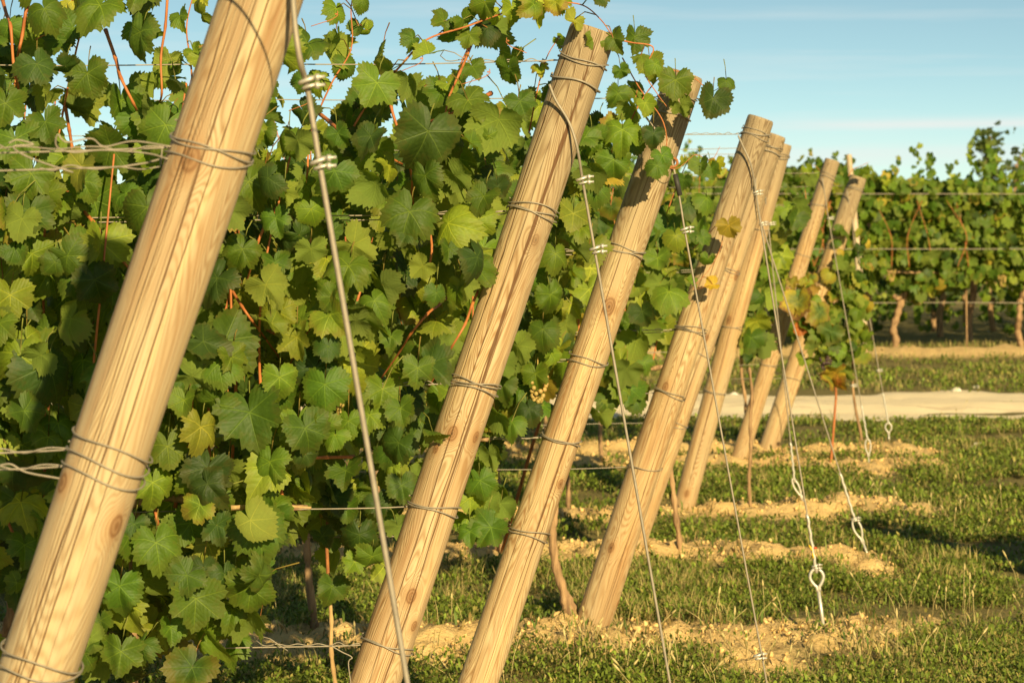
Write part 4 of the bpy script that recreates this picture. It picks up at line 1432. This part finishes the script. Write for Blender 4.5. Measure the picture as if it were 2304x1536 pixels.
# ------------------------------------------------------------------ trees on the skyline
def tree(px, top_py, d, w, label, seed, color=(.05, .085, .025), nleaf=900, conic=.6):
    rs = np.random.RandomState(seed)
    x = gx(px, d)
    H = CAM_H - (top_py - HZ) / F_PX * d
    root = empty('tree', Vector((x, d, 0)), label, 'tree', 'trees on the skyline')
    tp = smooth_path([(x, d, -.1), (x + rs.normal(0, .1), d, H * .4), (x + rs.normal(0, .1), d, H * .7), (x, d, H * .97)], 5)
    tb = MB().tube(tp, [.11 * (1 - .9 * k / len(tp)) for k in range(len(tp))], 8)
    lv = Leaves('lo', seed)
    for q in range(26):
        zz = H * rs.uniform(.35, .98)
        a = rs.rand() * 6.28
        reach = w * (1.02 - zz / H) ** conic * rs.uniform(.5, 1.1) + .12
        tip = Vector((x + math.cos(a) * reach, d + math.sin(a) * reach, zz + reach * rs.uniform(.15, .5)))
        st = Vector((x, d, zz - reach * .3))
        tb.tube([st, st.lerp(tip, .5) + Vector((0, 0, .06)), tip], [.03, .02, .006], 5)
        for k in range(nleaf // 26):
            t = rs.beta(2, 1.1)
            pos = st.lerp(tip, t) + Vector(rs.normal(0, .13 + .05 * w, 3))
            N = Vector(rs.normal(0, 1, 3)) + Vector((0, -.4, .5))
            lv.leaf(pos, N, rs.normal(0, 1, 3), rs.uniform(.10, .20), np.array(color) * rs.uniform(.6, 1.6), 0)
    link('trunk', tb.mesh('trunk'), M_TRUNK, root)
    link('crown', lv.mesh('crown'), M_LEAF_FAR, root)


tree(2222, 306, 60, .55, 'loose pointed young tree rising over the far vines at right', 201, (.08, .12, .035), 520, .9)
tree(2291, 344, 62, .16, 'narrow dark sapling at the right edge over the far vines', 202, (.035, .06, .025), 180)
tree(1392, 398, 90, .9, 'small round tree on the skyline behind the post hung with leaves', 203, (.05, .08, .03), 900, .4)
tree(1440, 420, 95, 1.0, 'low bushy tree on the skyline right of the small round tree', 204, (.045, .08, .03), 800, .4)
tree(1600, 412, 85, 1.1, 'bushy tree on the skyline left of the clustered posts', 205, (.05, .085, .03), 900, .4)
tree(720, 395, 80, 1.2, 'broad tree on the skyline glimpsed through the leafy wall', 206, (.05, .08, .03), 900, .4)

# ------------------------------------------------------------------ ground
END_X = [gx(1150, 3.9) + .5] + [gx(G['end'][0], P['d']) + .55 for P, G in zip(POSTS[1:], GUYS[1:])]
END_X = [.3, .75, 1.0, 1.55, 1.65, 2.15, 2.75, 3.05]
TRK0, TRK1 = 21.4, 25.2
BERMS = [(P['d'] + (-.12 if i in (3, 7) else 0), P['B'].x, END_X[i], [.05, .05, .06, .075, .075, .07, .07, .095][i], [.3, .3, .3, .48, .33, .30, .28, .32][i]) for i, P in enumerate(POSTS)]


def berm_mask(x, y):
    m = np.zeros_like(x)
    h = np.zeros_like(x)
    for i, (yy, bx, ex, hh, w) in enumerate(BERMS):
        dy = y - (yy + ROW_SLOPE * (x - bx)) - .34 * (fbm(x * 1.6 + i * 7, y * .7 + i, 4) - .5) * 2
        along = 1 / (1 + np.exp((x - ex + .5 * (fbm(x * 0 + i, y * 3.0, 2) - .5)) * 9))
        patch = np.clip(fbm(x * 1.1 + i * 13.7, y * 1.1, 3) * 3.2 - .55, 0, 1)
        # the soil is bare round the feet of the posts and the anchors
        g = np.exp(-(dy / w) ** 2)
        m = np.maximum(m, g * along * (.56 + .44 * patch))
        h = np.maximum(h, hh * g * along * (.45 + .55 * patch))
    for (ax_, ay_) in ((1857, 1440), (1966, 1283), (1826, 1163), (1957, 1066), (2001, 1003), (1712, 1500)):
        dd_ = F_PX * CAM_H / (ay_ - HZ)
        q_ = ((x - gx(ax_, dd_)) / .22) ** 2 + ((y - dd_ + .10) / .42) ** 2
        m = np.maximum(m, .75 * np.exp(-q_))
    dy = y - (31.6 + ROW_SLOPE * (x - 4.4)) - .3 * (fbm(x * .8, y * 0 + 3, 2) - .5)
    g = np.exp(-(dy / .75) ** 2)
    m = np.maximum(m, g * (.55 + .6 * fbm(x * 1.5, y, 2)))
    h = np.maximum(h, .14 * g)
    m = np.maximum(m, .9 * np.exp(-((y - 34.2) / .8) ** 2) * fbm(x * 2, y * 2, 2))
    return np.clip(m, 0, 1), h


def ground_h(x, y):
    x = np.asarray(x, float)
    y = np.asarray(y, float)
    m, h = berm_mask(x, y)
    near = np.clip((30 - np.abs(y)) / 20, 0, 1)
    base = .05 * (fbm(x * .5, y * .5, 2) - .5) * np.clip((21 - y) / 3, 0, 1) * np.clip(y / 3, 0, 1)
    rough = (fbm(x * 8, y * 11, 4) - .5) * .10 * np.clip(m * 1.6, 0, 1) + np.abs(fbm(x * 17, y * 20, 3) - .5) * .10 * m
    fine = (fbm(x * 14, y * 14, 2) - .5) * .02 * near
    trk = np.exp(-((y - (TRK0 + TRK1) / 2) / 2.3) ** 6)
    return (base + h + rough + fine) * (1 - trk) - .03 * trk


def axis(parts):
    out = []
    for a, b, s in parts:
        out.append(np.arange(a, b, s))
    return np.unique(np.concatenate(out))


gxs = axis([(-600, -60, 90), (-60, -8, 8), (-8, -4, .4), (-4, 5.2, .034), (5.2, 9, .2), (9, 60, 6), (60, 700, 90)])
gys = axis([(-60, 0, 8), (0, 7, .25), (7, 14.5, .03), (14.5, 21.5, .045), (21.5, 36, .14), (36, 60, 3), (60, 400, 30), (400, 3001, 400)])
X, Y = np.meshgrid(gxs, gys)
Z = ground_h(X, Y)
m, _ = berm_mask(X, Y)
nx, ny = len(gxs), len(gys)
idx = np.arange(nx * ny).reshape(ny, nx)
quads = np.stack([idx[:-1, :-1], idx[:-1, 1:], idx[1:, 1:], idx[1:, :-1]], -1).reshape(-1, 4)
colg = np.stack([m, m, m, np.ones_like(m)], -1).reshape(-1, 4)
me = raw_mesh('ground', np.stack([X, Y, Z], -1).reshape(-1, 3), quads.ravel(), np.full(len(quads), 4), True, None, colg)
tag(link('ground', me, M_GROUND), kind='structure')

# track
xs = np.arange(-30, 40, .12)
rowsv = []
TN = 40
for k in range(TN + 1):
    t = k / TN
    e0 = TRK0 + .012 * xs + 1.3 * (fbm(xs * .9, xs * 0 + 1, 3) - .5) + .3 * (fbm(xs * 5, xs * 0 + 4, 2) - .5)
    e1 = TRK1 + .03 * xs + 1.8 * (fbm(xs * .8, xs * 0 + 8, 3) - .5) + .35 * (fbm(xs * 5, xs * 0 + 6, 2) - .5)
    yy = e0 + (e1 - e0) * t
    zz = np.maximum(ground_h(xs, yy), -.03) + .006 - .05 * (np.exp(-((t - .27) / .09) ** 2) + np.exp(-((t - .73) / .09) ** 2)) * (.5 + fbm(xs * .7, xs * 0 + 5, 2)) + .05 * math.sin(math.pi * t) + .02 * (fbm(xs * 2, yy * 2, 3) - .5) * math.sin(math.pi * t) + .012 * math.sin(math.pi * t)
    rowsv.append(np.stack([xs, yy, zz], -1))
V = np.concatenate(rowsv)
ix = np.arange(len(V)).reshape(TN + 1, len(xs))
quads = np.stack([ix[:-1, :-1], ix[:-1, 1:], ix[1:, 1:], ix[1:, :-1]], -1).reshape(-1, 4)
tag(link('track', raw_mesh('track', V, quads.ravel(), np.full(len(quads), 4)), M_TRACK), kind='structure')


# ------------------------------------------------------------------ grass and weeds (stuff)
def blades(name, pos, az, tilt, length, width, col, label, bend=.5):
    """each blade: two quads, bent"""
    n = len(pos)
    d = np.stack([np.cos(az), np.sin(az), np.zeros(n)], -1)
    s = np.stack([-np.sin(az), np.cos(az), np.zeros(n)], -1)
    ct, st = np.cos(tilt)[:, None], np.sin(tilt)[:, None]
    ct2, st2 = np.cos(tilt + bend)[:, None], np.sin(tilt + bend)[:, None]
    up = np.array([0, 0, 1.0])
    L = length[:, None]
    p0 = pos
    p1 = pos + (d * st + up * ct) * L * .55
    p2 = p1 + (d * st2 + up * ct2) * L * .45
    w = width[:, None]
    V = np.stack([p0 - s * w * .35, p0 + s * w * .35, p1 + s * w * .5, p1 - s * w * .5, p2], 1).reshape(-1, 3)
    o = (np.arange(n) * 5)[:, None]
    L1 = np.concatenate([o + np.array([0, 1, 2, 3]), o + np.array([3, 2, 4])], 1).ravel()
    S = np.tile([4, 3], n)
    C = np.repeat(np.concatenate([col, np.ones((n, 1))], 1), 5, 0)
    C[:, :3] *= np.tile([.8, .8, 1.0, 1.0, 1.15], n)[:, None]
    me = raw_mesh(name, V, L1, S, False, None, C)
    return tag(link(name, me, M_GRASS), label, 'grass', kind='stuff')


def sample_ground(n, y0, y1, rs, soil_max=.27, pad=1.0, clump=True):
    # uniform over the wedge the camera can see, with room either side
    y = np.sqrt(rs.uniform(y0 * y0, y1 * y1, n))
    x = rs.uniform(-1, 1, n) * (y * .197 + pad)
    m, _ = berm_mask(x, y)
    keep = m + rs.normal(0, .17, n) < soil_max
    if clump:
        keep &= fbm(x * 2.2, y * 2.2, 3) + rs.normal(0, .07, n) > .40 + .10 * np.clip((x - 1.2) / 1.5, 0, 1) * (fbm(x * .8 + 3, y * .8, 2) > .5)
    return x[keep], y[keep]


rs = np.random.RandomState(300)
# low broad-leaved weeds: little leaflets in domes
px_, py_, cz_, cl_, ll_, aa_, tt_, ww_ = [], [], [], [], [], [], [], []


def weeds(n, y0, y1, leaves, hgt, lsize, spread, rs):
    x, y = sample_ground(n, y0, y1, rs)
    k = len(x)
    z = ground_h(x, y)
    tone = rs.rand(k)
    patch = fbm(x * .9 + 40, y * .9, 3)
    xx = np.repeat(x, leaves) + rs.normal(0, spread, k * leaves)
    yy = np.repeat(y, leaves) + rs.normal(0, spread, k * leaves)
    hh = np.repeat(hgt * rs.uniform(.5, 1.35, k) * (.6 + .8 * patch), leaves) * np.sqrt(rs.rand(k * leaves))
    zz = np.repeat(z, leaves) + hh
    c = np.array([.165, .220, .028])[None] * (0.5 + .75 * np.repeat(tone, leaves))[:, None] * rs.uniform(.75, 1.35, (k * leaves, 1))
    yel = (rs.rand(k * leaves) < .19)[:, None]
    c = np.where(yel, np.array([.30, .26, .07])[None] * rs.uniform(.6, 1.3, (k * leaves, 1)), c)
    return np.stack([xx, yy, zz], -1), rs.uniform(0, 6.28, k * leaves), np.clip(rs.normal(.85, .4, k * leaves), .05, 1.7), lsize * rs.uniform(.6, 1.4, k * leaves), c


parts = [weeds(17000, 7.6, 12, 24, .055, .019, .036, rs), weeds(16000, 11.5, 16.5, 13, .055, .026, .04, rs), weeds(12000, 16, 21.3, 10, .045, .032, .045, rs), weeds(1500, 21.0, 25.4, 6, .03, .035, .05, rs), weeds(10000, 24.6, 33.5, 7, .04, .045, .06, rs)]
pos = np.concatenate([p[0] for p in parts])
az = np.concatenate([p[1] for p in parts])
ti = np.concatenate([p[2] for p in parts])
le = np.concatenate([p[3] for p in parts])
co = np.concatenate([p[4] for p in parts])
tn_ = fbm(pos[:, 0] * 1.1, pos[:, 1] * 1.3, 4)
ok = (pos[:, 1] < TRK0 - .15 + .8 * np.clip(tn_ - .45, 0, 1) * 2.5) | (pos[:, 1] > TRK1 + .55 - 2.2 * np.clip(tn_ - .42, 0, 1)) | ((np.abs(pos[:, 1] - 23.4) < .22) & (tn_ > .53))
blades('weeds', pos[ok], az[ok], ti[ok], le[ok], le[ok] * .42, co[ok], 'low green broad-leaved weeds covering the ground between the rows')

# fine grass blades
xs_, ys_ = [], []
for n, a, b in ((120000, 7.6, 12), (70000, 12, 21.4), (70000, 25.3, 36)):
    x, y = sample_ground(n, a, b, rs, .40)
    xs_.append(x)
    ys_.append(y)
x, y = np.concatenate(xs_), np.concatenate(ys_)
n = len(x)
tone = fbm(x * 1.5 + 9, y * 1.5, 3)
c = np.where((rs.rand(n) < .34 + .4 * (tone > .55))[:, None], np.array([.36, .29, .11])[None], np.array([.165, .21, .042])[None]) * rs.uniform(.65, 1.35, (n, 1))
ln = rs.uniform(.03, .085, n) * (1 + .6 * (tone > .55)) * np.where(y < 9.9, .72, 1)
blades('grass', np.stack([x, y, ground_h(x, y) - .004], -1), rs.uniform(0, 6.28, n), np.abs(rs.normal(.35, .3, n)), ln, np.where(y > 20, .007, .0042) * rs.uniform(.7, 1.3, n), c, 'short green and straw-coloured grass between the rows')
# sprigs growing on the bare soil ridges
x, y = sample_ground(90000, 7.6, 21.2, rs, 2.0, clump=False)
mm, _ = berm_mask(x, y)
k = (mm > .25) & (fbm(x * 4 + 5, y * 4, 3) > .53)
x, y = x[k], y[k]
n = len(x)
c = np.where((rs.rand(n) < .55)[:, None], np.array([.30, .22, .085])[None], np.array([.10, .15, .03])[None]) * rs.uniform(.6, 1.3, (n, 1))
blades('dry_grass', np.stack([x, y, ground_h(x, y) - .004], -1), rs.uniform(0, 6.28, n), np.abs(rs.normal(.6, .4, n)), rs.uniform(.02, .075, n), rs.uniform(.004, .011, n), c, 'sparse dry sprigs on the bare soil ridges')

# grass stalks with seed heads, close to the camera and scattered to the right
sx, sy = [], []
for (px, py, k, sp) in [(2000, 1500, 26, 240), (1550, 1530, 44, 200), (1250, 1520, 18, 160), (2200, 1400, 18, 140), (1750, 1450, 8, 150), (2100, 1180, 18, 140), (1980, 1160, 10, 50), (2180, 960, 10, 40), (900, 1500, 14, 200), (700, 1420, 12, 120)]:
    d = F_PX * CAM_H / (py - HZ)
    for q in range(k):
        ppx = px + rs.normal(0, sp)
        dd = F_PX * CAM_H / (py + rs.normal(0, 26) - HZ)
        sx.append(gx(ppx, dd))
        sy.append(dd)
b = MB()
for x, y in zip(sx, sy):
    z = float(ground_h(np.array([x]), np.array([y]))[0])
    h = rs.uniform(.07, .15)
    lean = rs.normal(0, .035, 2)
    p0, p1, p2 = Vector((x, y, z)), Vector((x + lean[0] * .4, y + lean[1] * .4, z + h * .6)), Vector((x + lean[0], y + lean[1], z + h))
    b.tube([p0, p1, p2], .0011, 4)
    if rs.rand() < .6:
        q = p2 + (p2 - p1).normalized() * rs.uniform(.02, .038)
        b.tube([p2, p2.lerp(q, .35), p2.lerp(q, .7), q], [.0015, .0042, .0036, .001], 6)
M_STRAW = plain('straw', (0.36, 0.29, 0.12), (0.52, 0.42, 0.19), 40, 0.8)
tag(link('seed_heads', b.mesh('seed_heads'), M_STRAW), 'straw-coloured grass stalks with seed heads standing in the grass', 'grass', kind='stuff')

# clods on the ridges
x, y = sample_ground(60000, 7.6, 21.2, rs, 9.0, clump=False)
mm, _ = berm_mask(x, y)
k = np.where(mm + rs.normal(0, .1, len(mm)) > .38)[0]
rs.shuffle(k)
k = k[:8000]
ico = MB().ball((0, 0, 0), 1, 7, 5)
iv, il, isz = np.array(ico.v), np.array(ico.l), np.array(ico.s)
VV, LL, SS = [], [], []
for q, t in enumerate(k):
    s = abs(rs.normal(0, .0055)) + .0025
    if rs.rand() < .02:
        s *= 1.8
    v = iv * rs.uniform(.45, 1.3, (len(iv), 1)) * s * rs.uniform(.7, 1.2, 3)
    VV.append(v + np.array([x[t], y[t], float(ground_h(x[t:t + 1], y[t:t + 1])[0]) + s * .25]))
    LL.append(il + q * len(iv))
    SS.append(isz)
tag(link('soil_clods', raw_mesh('soil_clods', np.concatenate(VV), np.concatenate(LL), np.concatenate(SS), False), M_SOIL), 'sandy clods lying along the bare soil ridges', 'clods', kind='stuff')


# stones
def stone(px, py, wpx, label, seed):
    rs = np.random.RandomState(seed)
    d = F_PX * CAM_H / (py - HZ)
    s = wpx / F_PX * d * .5
    b = MB().ball((0, 0, 0), 1, 14, 9)
    v = np.array(b.v)
    v = v * (1 + .14 * np.sin(v @ rs.normal(0, 2.2, (3, 1)) + 1) + .08 * np.sin(v @ rs.normal(0, 5, (3, 1)))) * s * np.array([1, .75, .55])
    x = gx(px, d)
    z = float(ground_h(np.array([x]), np.array([d]))[0])
    b.v = v + np.array([x, d, z + s * .28])
    tag(recenter(link('stone', b.mesh('stone'), M_STONE)), label, 'stone', 'loose pale stones')


stone(1092, 1172, 30, 'white stone on the soil behind the deeply cracked post', 1)
stone(2152, 878, 24, 'flat pale stone on the upper verge of the track, leftmost of two', 2)
stone(2196, 872, 17, 'small pale stone on the upper verge of the track, rightmost of two', 3)
stone(2198, 1006, 32, 'pale stone in the grass right of the last soil mound', 4)
stone(1652, 885, 22, 'small pale stone at the edge of the track between two posts', 5)

# ------------------------------------------------------------------ light, sky, camera
w = bpy.data.worlds.new('World')
sc.world = w
w.use_nodes = True
nt = w.node_tree
nt.nodes.clear()
out = nt.nodes.new('ShaderNodeOutputWorld')
bg = nt.nodes.new('ShaderNodeBackground')
sky = nt.nodes.new('ShaderNodeTexSky')
sky.sky_type = 'NISHITA'
sky.sun_disc = False
sky.sun_elevation = R(SUN_EL)
sky.sun_rotation = R(180 - SUN_AZ)
sky.altitude = 100
sky.air_density = 1.0
sky.dust_density = 0.6
sky.ozone_density = 2.5
tc = nt.nodes.new('ShaderNodeTexCoord')
mp = nt.nodes.new('ShaderNodeMapping')
mp.inputs['Scale'].default_value = (2.2, 2.2, 46)
nz = nt.nodes.new('ShaderNodeTexNoise')
nz.inputs['Scale'].default_value = 2.4
nz.inputs['Detail'].default_value = 5
nz.inputs['Roughness'].default_value = .55
rmp = nt.nodes.new('ShaderNodeMapRange')
rmp.inputs[1].default_value = .50
rmp.inputs[2].default_value = .80
rmp.inputs[3].default_value = 0
rmp.inputs[4].default_value = .4
mixn = nt.nodes.new('ShaderNodeMix')
mixn.data_type = 'RGBA'
mixn.inputs[7].default_value = (6.2, 6.3, 6.0, 1)
nt.links.new(tc.outputs['Generated'], mp.inputs[0])
nt.links.new(mp.outputs[0], nz.inputs['Vector'])
nt.links.new(nz.outputs[0], rmp.inputs[0])
sz = nt.nodes.new('ShaderNodeSeparateXYZ')
nt.links.new(tc.outputs['Generated'], sz.inputs[0])
hz = nt.nodes.new('ShaderNodeMapRange')
for q_, v_ in zip((1, 2, 3, 4), (.0, .07, .12, .0)):
    hz.inputs[q_].default_value = v_
nt.links.new(sz.outputs[2], hz.inputs[0])
ad = nt.nodes.new('ShaderNodeMath')
ad.operation = 'ADD'
nt.links.new(rmp.outputs[0], ad.inputs[0])
nt.links.new(hz.outputs[0], ad.inputs[1])


def wmath(op, a, b=0.0, c=0.0, clamp=False):
    n_ = nt.nodes.new('ShaderNodeMath')
    n_.operation = op
    n_.use_clamp = clamp
    for q_, v_ in enumerate((a, b, c)):
        if isinstance(v_, bpy.types.NodeSocket):
            nt.links.new(v_, n_.inputs[q_])
        else:
            n_.inputs[q_].default_value = v_
    return n_.outputs[0]


def streak(z0, slope, wid, x0, x1, amt):
    dz = wmath('SUBTRACT', sz.outputs[2], wmath('MULTIPLY_ADD', sz.outputs[0], slope, z0))
    dz = wmath('ADD', dz, wmath('MULTIPLY_ADD', nz.outputs[0], .006, -.003))
    g = wmath('EXPONENT', wmath('MULTIPLY', wmath('POWER', wmath('ABSOLUTE', wmath('DIVIDE', dz, wid)), 2.0), -1.0))
    f = nt.nodes.new('ShaderNodeMapRange')
    f.interpolation_type = 'SMOOTHSTEP'
    for q_, v_ in zip((1, 2, 3, 4), (x0, x1, 0, amt)):
        f.inputs[q_].default_value = v_
    nt.links.new(sz.outputs[0], f.inputs[0])
    return wmath('MULTIPLY', wmath('MULTIPLY', g, f.outputs[0]), wmath('MULTIPLY_ADD', nz.outputs[0], 1.2, .1))


tot = wmath('ADD', ad.outputs[0], wmath('ADD', streak(.041, .008, .0022, .06, .16, .75), streak(.030, .0, .008, .0, .10, .35)), clamp=True)
nt.links.new(tot, mixn.inputs[0])
vm = nt.nodes.new('ShaderNodeVectorMath')
vm.operation = 'MULTIPLY_ADD'
vm.inputs[1].default_value = (1, 1, 2.3)
vm.inputs[2].default_value = (0, 0, .045)
nt.links.new(tc.outputs['Generated'], vm.inputs[0])
nt.links.new(vm.outputs[0], sky.inputs[0])
tn = nt.nodes.new('ShaderNodeMix')
tn.data_type = 'RGBA'
tn.blend_type = 'MULTIPLY'
tn.inputs[0].default_value = 1
tn.inputs[7].default_value = (1.15, 1.14, .85, 1)
nt.links.new(sky.outputs[0], tn.inputs[6])
nt.links.new(tn.outputs[2], mixn.inputs[6])
nt.links.new(mixn.outputs[2], bg.inputs[0])
bg.inputs[1].default_value = 0.074
nt.links.new(bg.outputs[0], out.inputs[0])

sl = bpy.data.lights.new('sun', 'SUN')
sl.energy = 4.6
sl.angle = R(.55)
sl.color = (1.0, .80, .43)
so = bpy.data.objects.new('sun', sl)
so.rotation_euler = TO_SUN.to_track_quat('Z', 'Y').to_euler()
so.location = (6, -10, 12)
COL.objects.link(so)

cam = bpy.data.cameras.new('camera')
cam.sensor_width = 36
cam.lens = 36 * F_PX / 2304
cam.shift_y = -(768 - HZ) / 2304
cam.clip_start = .05
cam.clip_end = 6000
cam.dof.use_dof = True
cam.dof.focus_distance = 6.4
cam.dof.aperture_fstop = 11
co = bpy.data.objects.new('camera', cam)
co.location = (0, 0, CAM_H)
co.rotation_euler = (R(90), 0, 0)
COL.objects.link(co)
sc.camera = co

sc.view_settings.view_transform = 'Standard'
sc.view_settings.look = 'None'
sc.view_settings.exposure = 0.92
sc.view_settings.gamma = 1.0
sc.render.film_transparent = False
try:
    sc.cycles.use_denoising = True
    sc.cycles.max_bounces = 8
    sc.cycles.transmission_bounces = 4
except Exception:
    pass
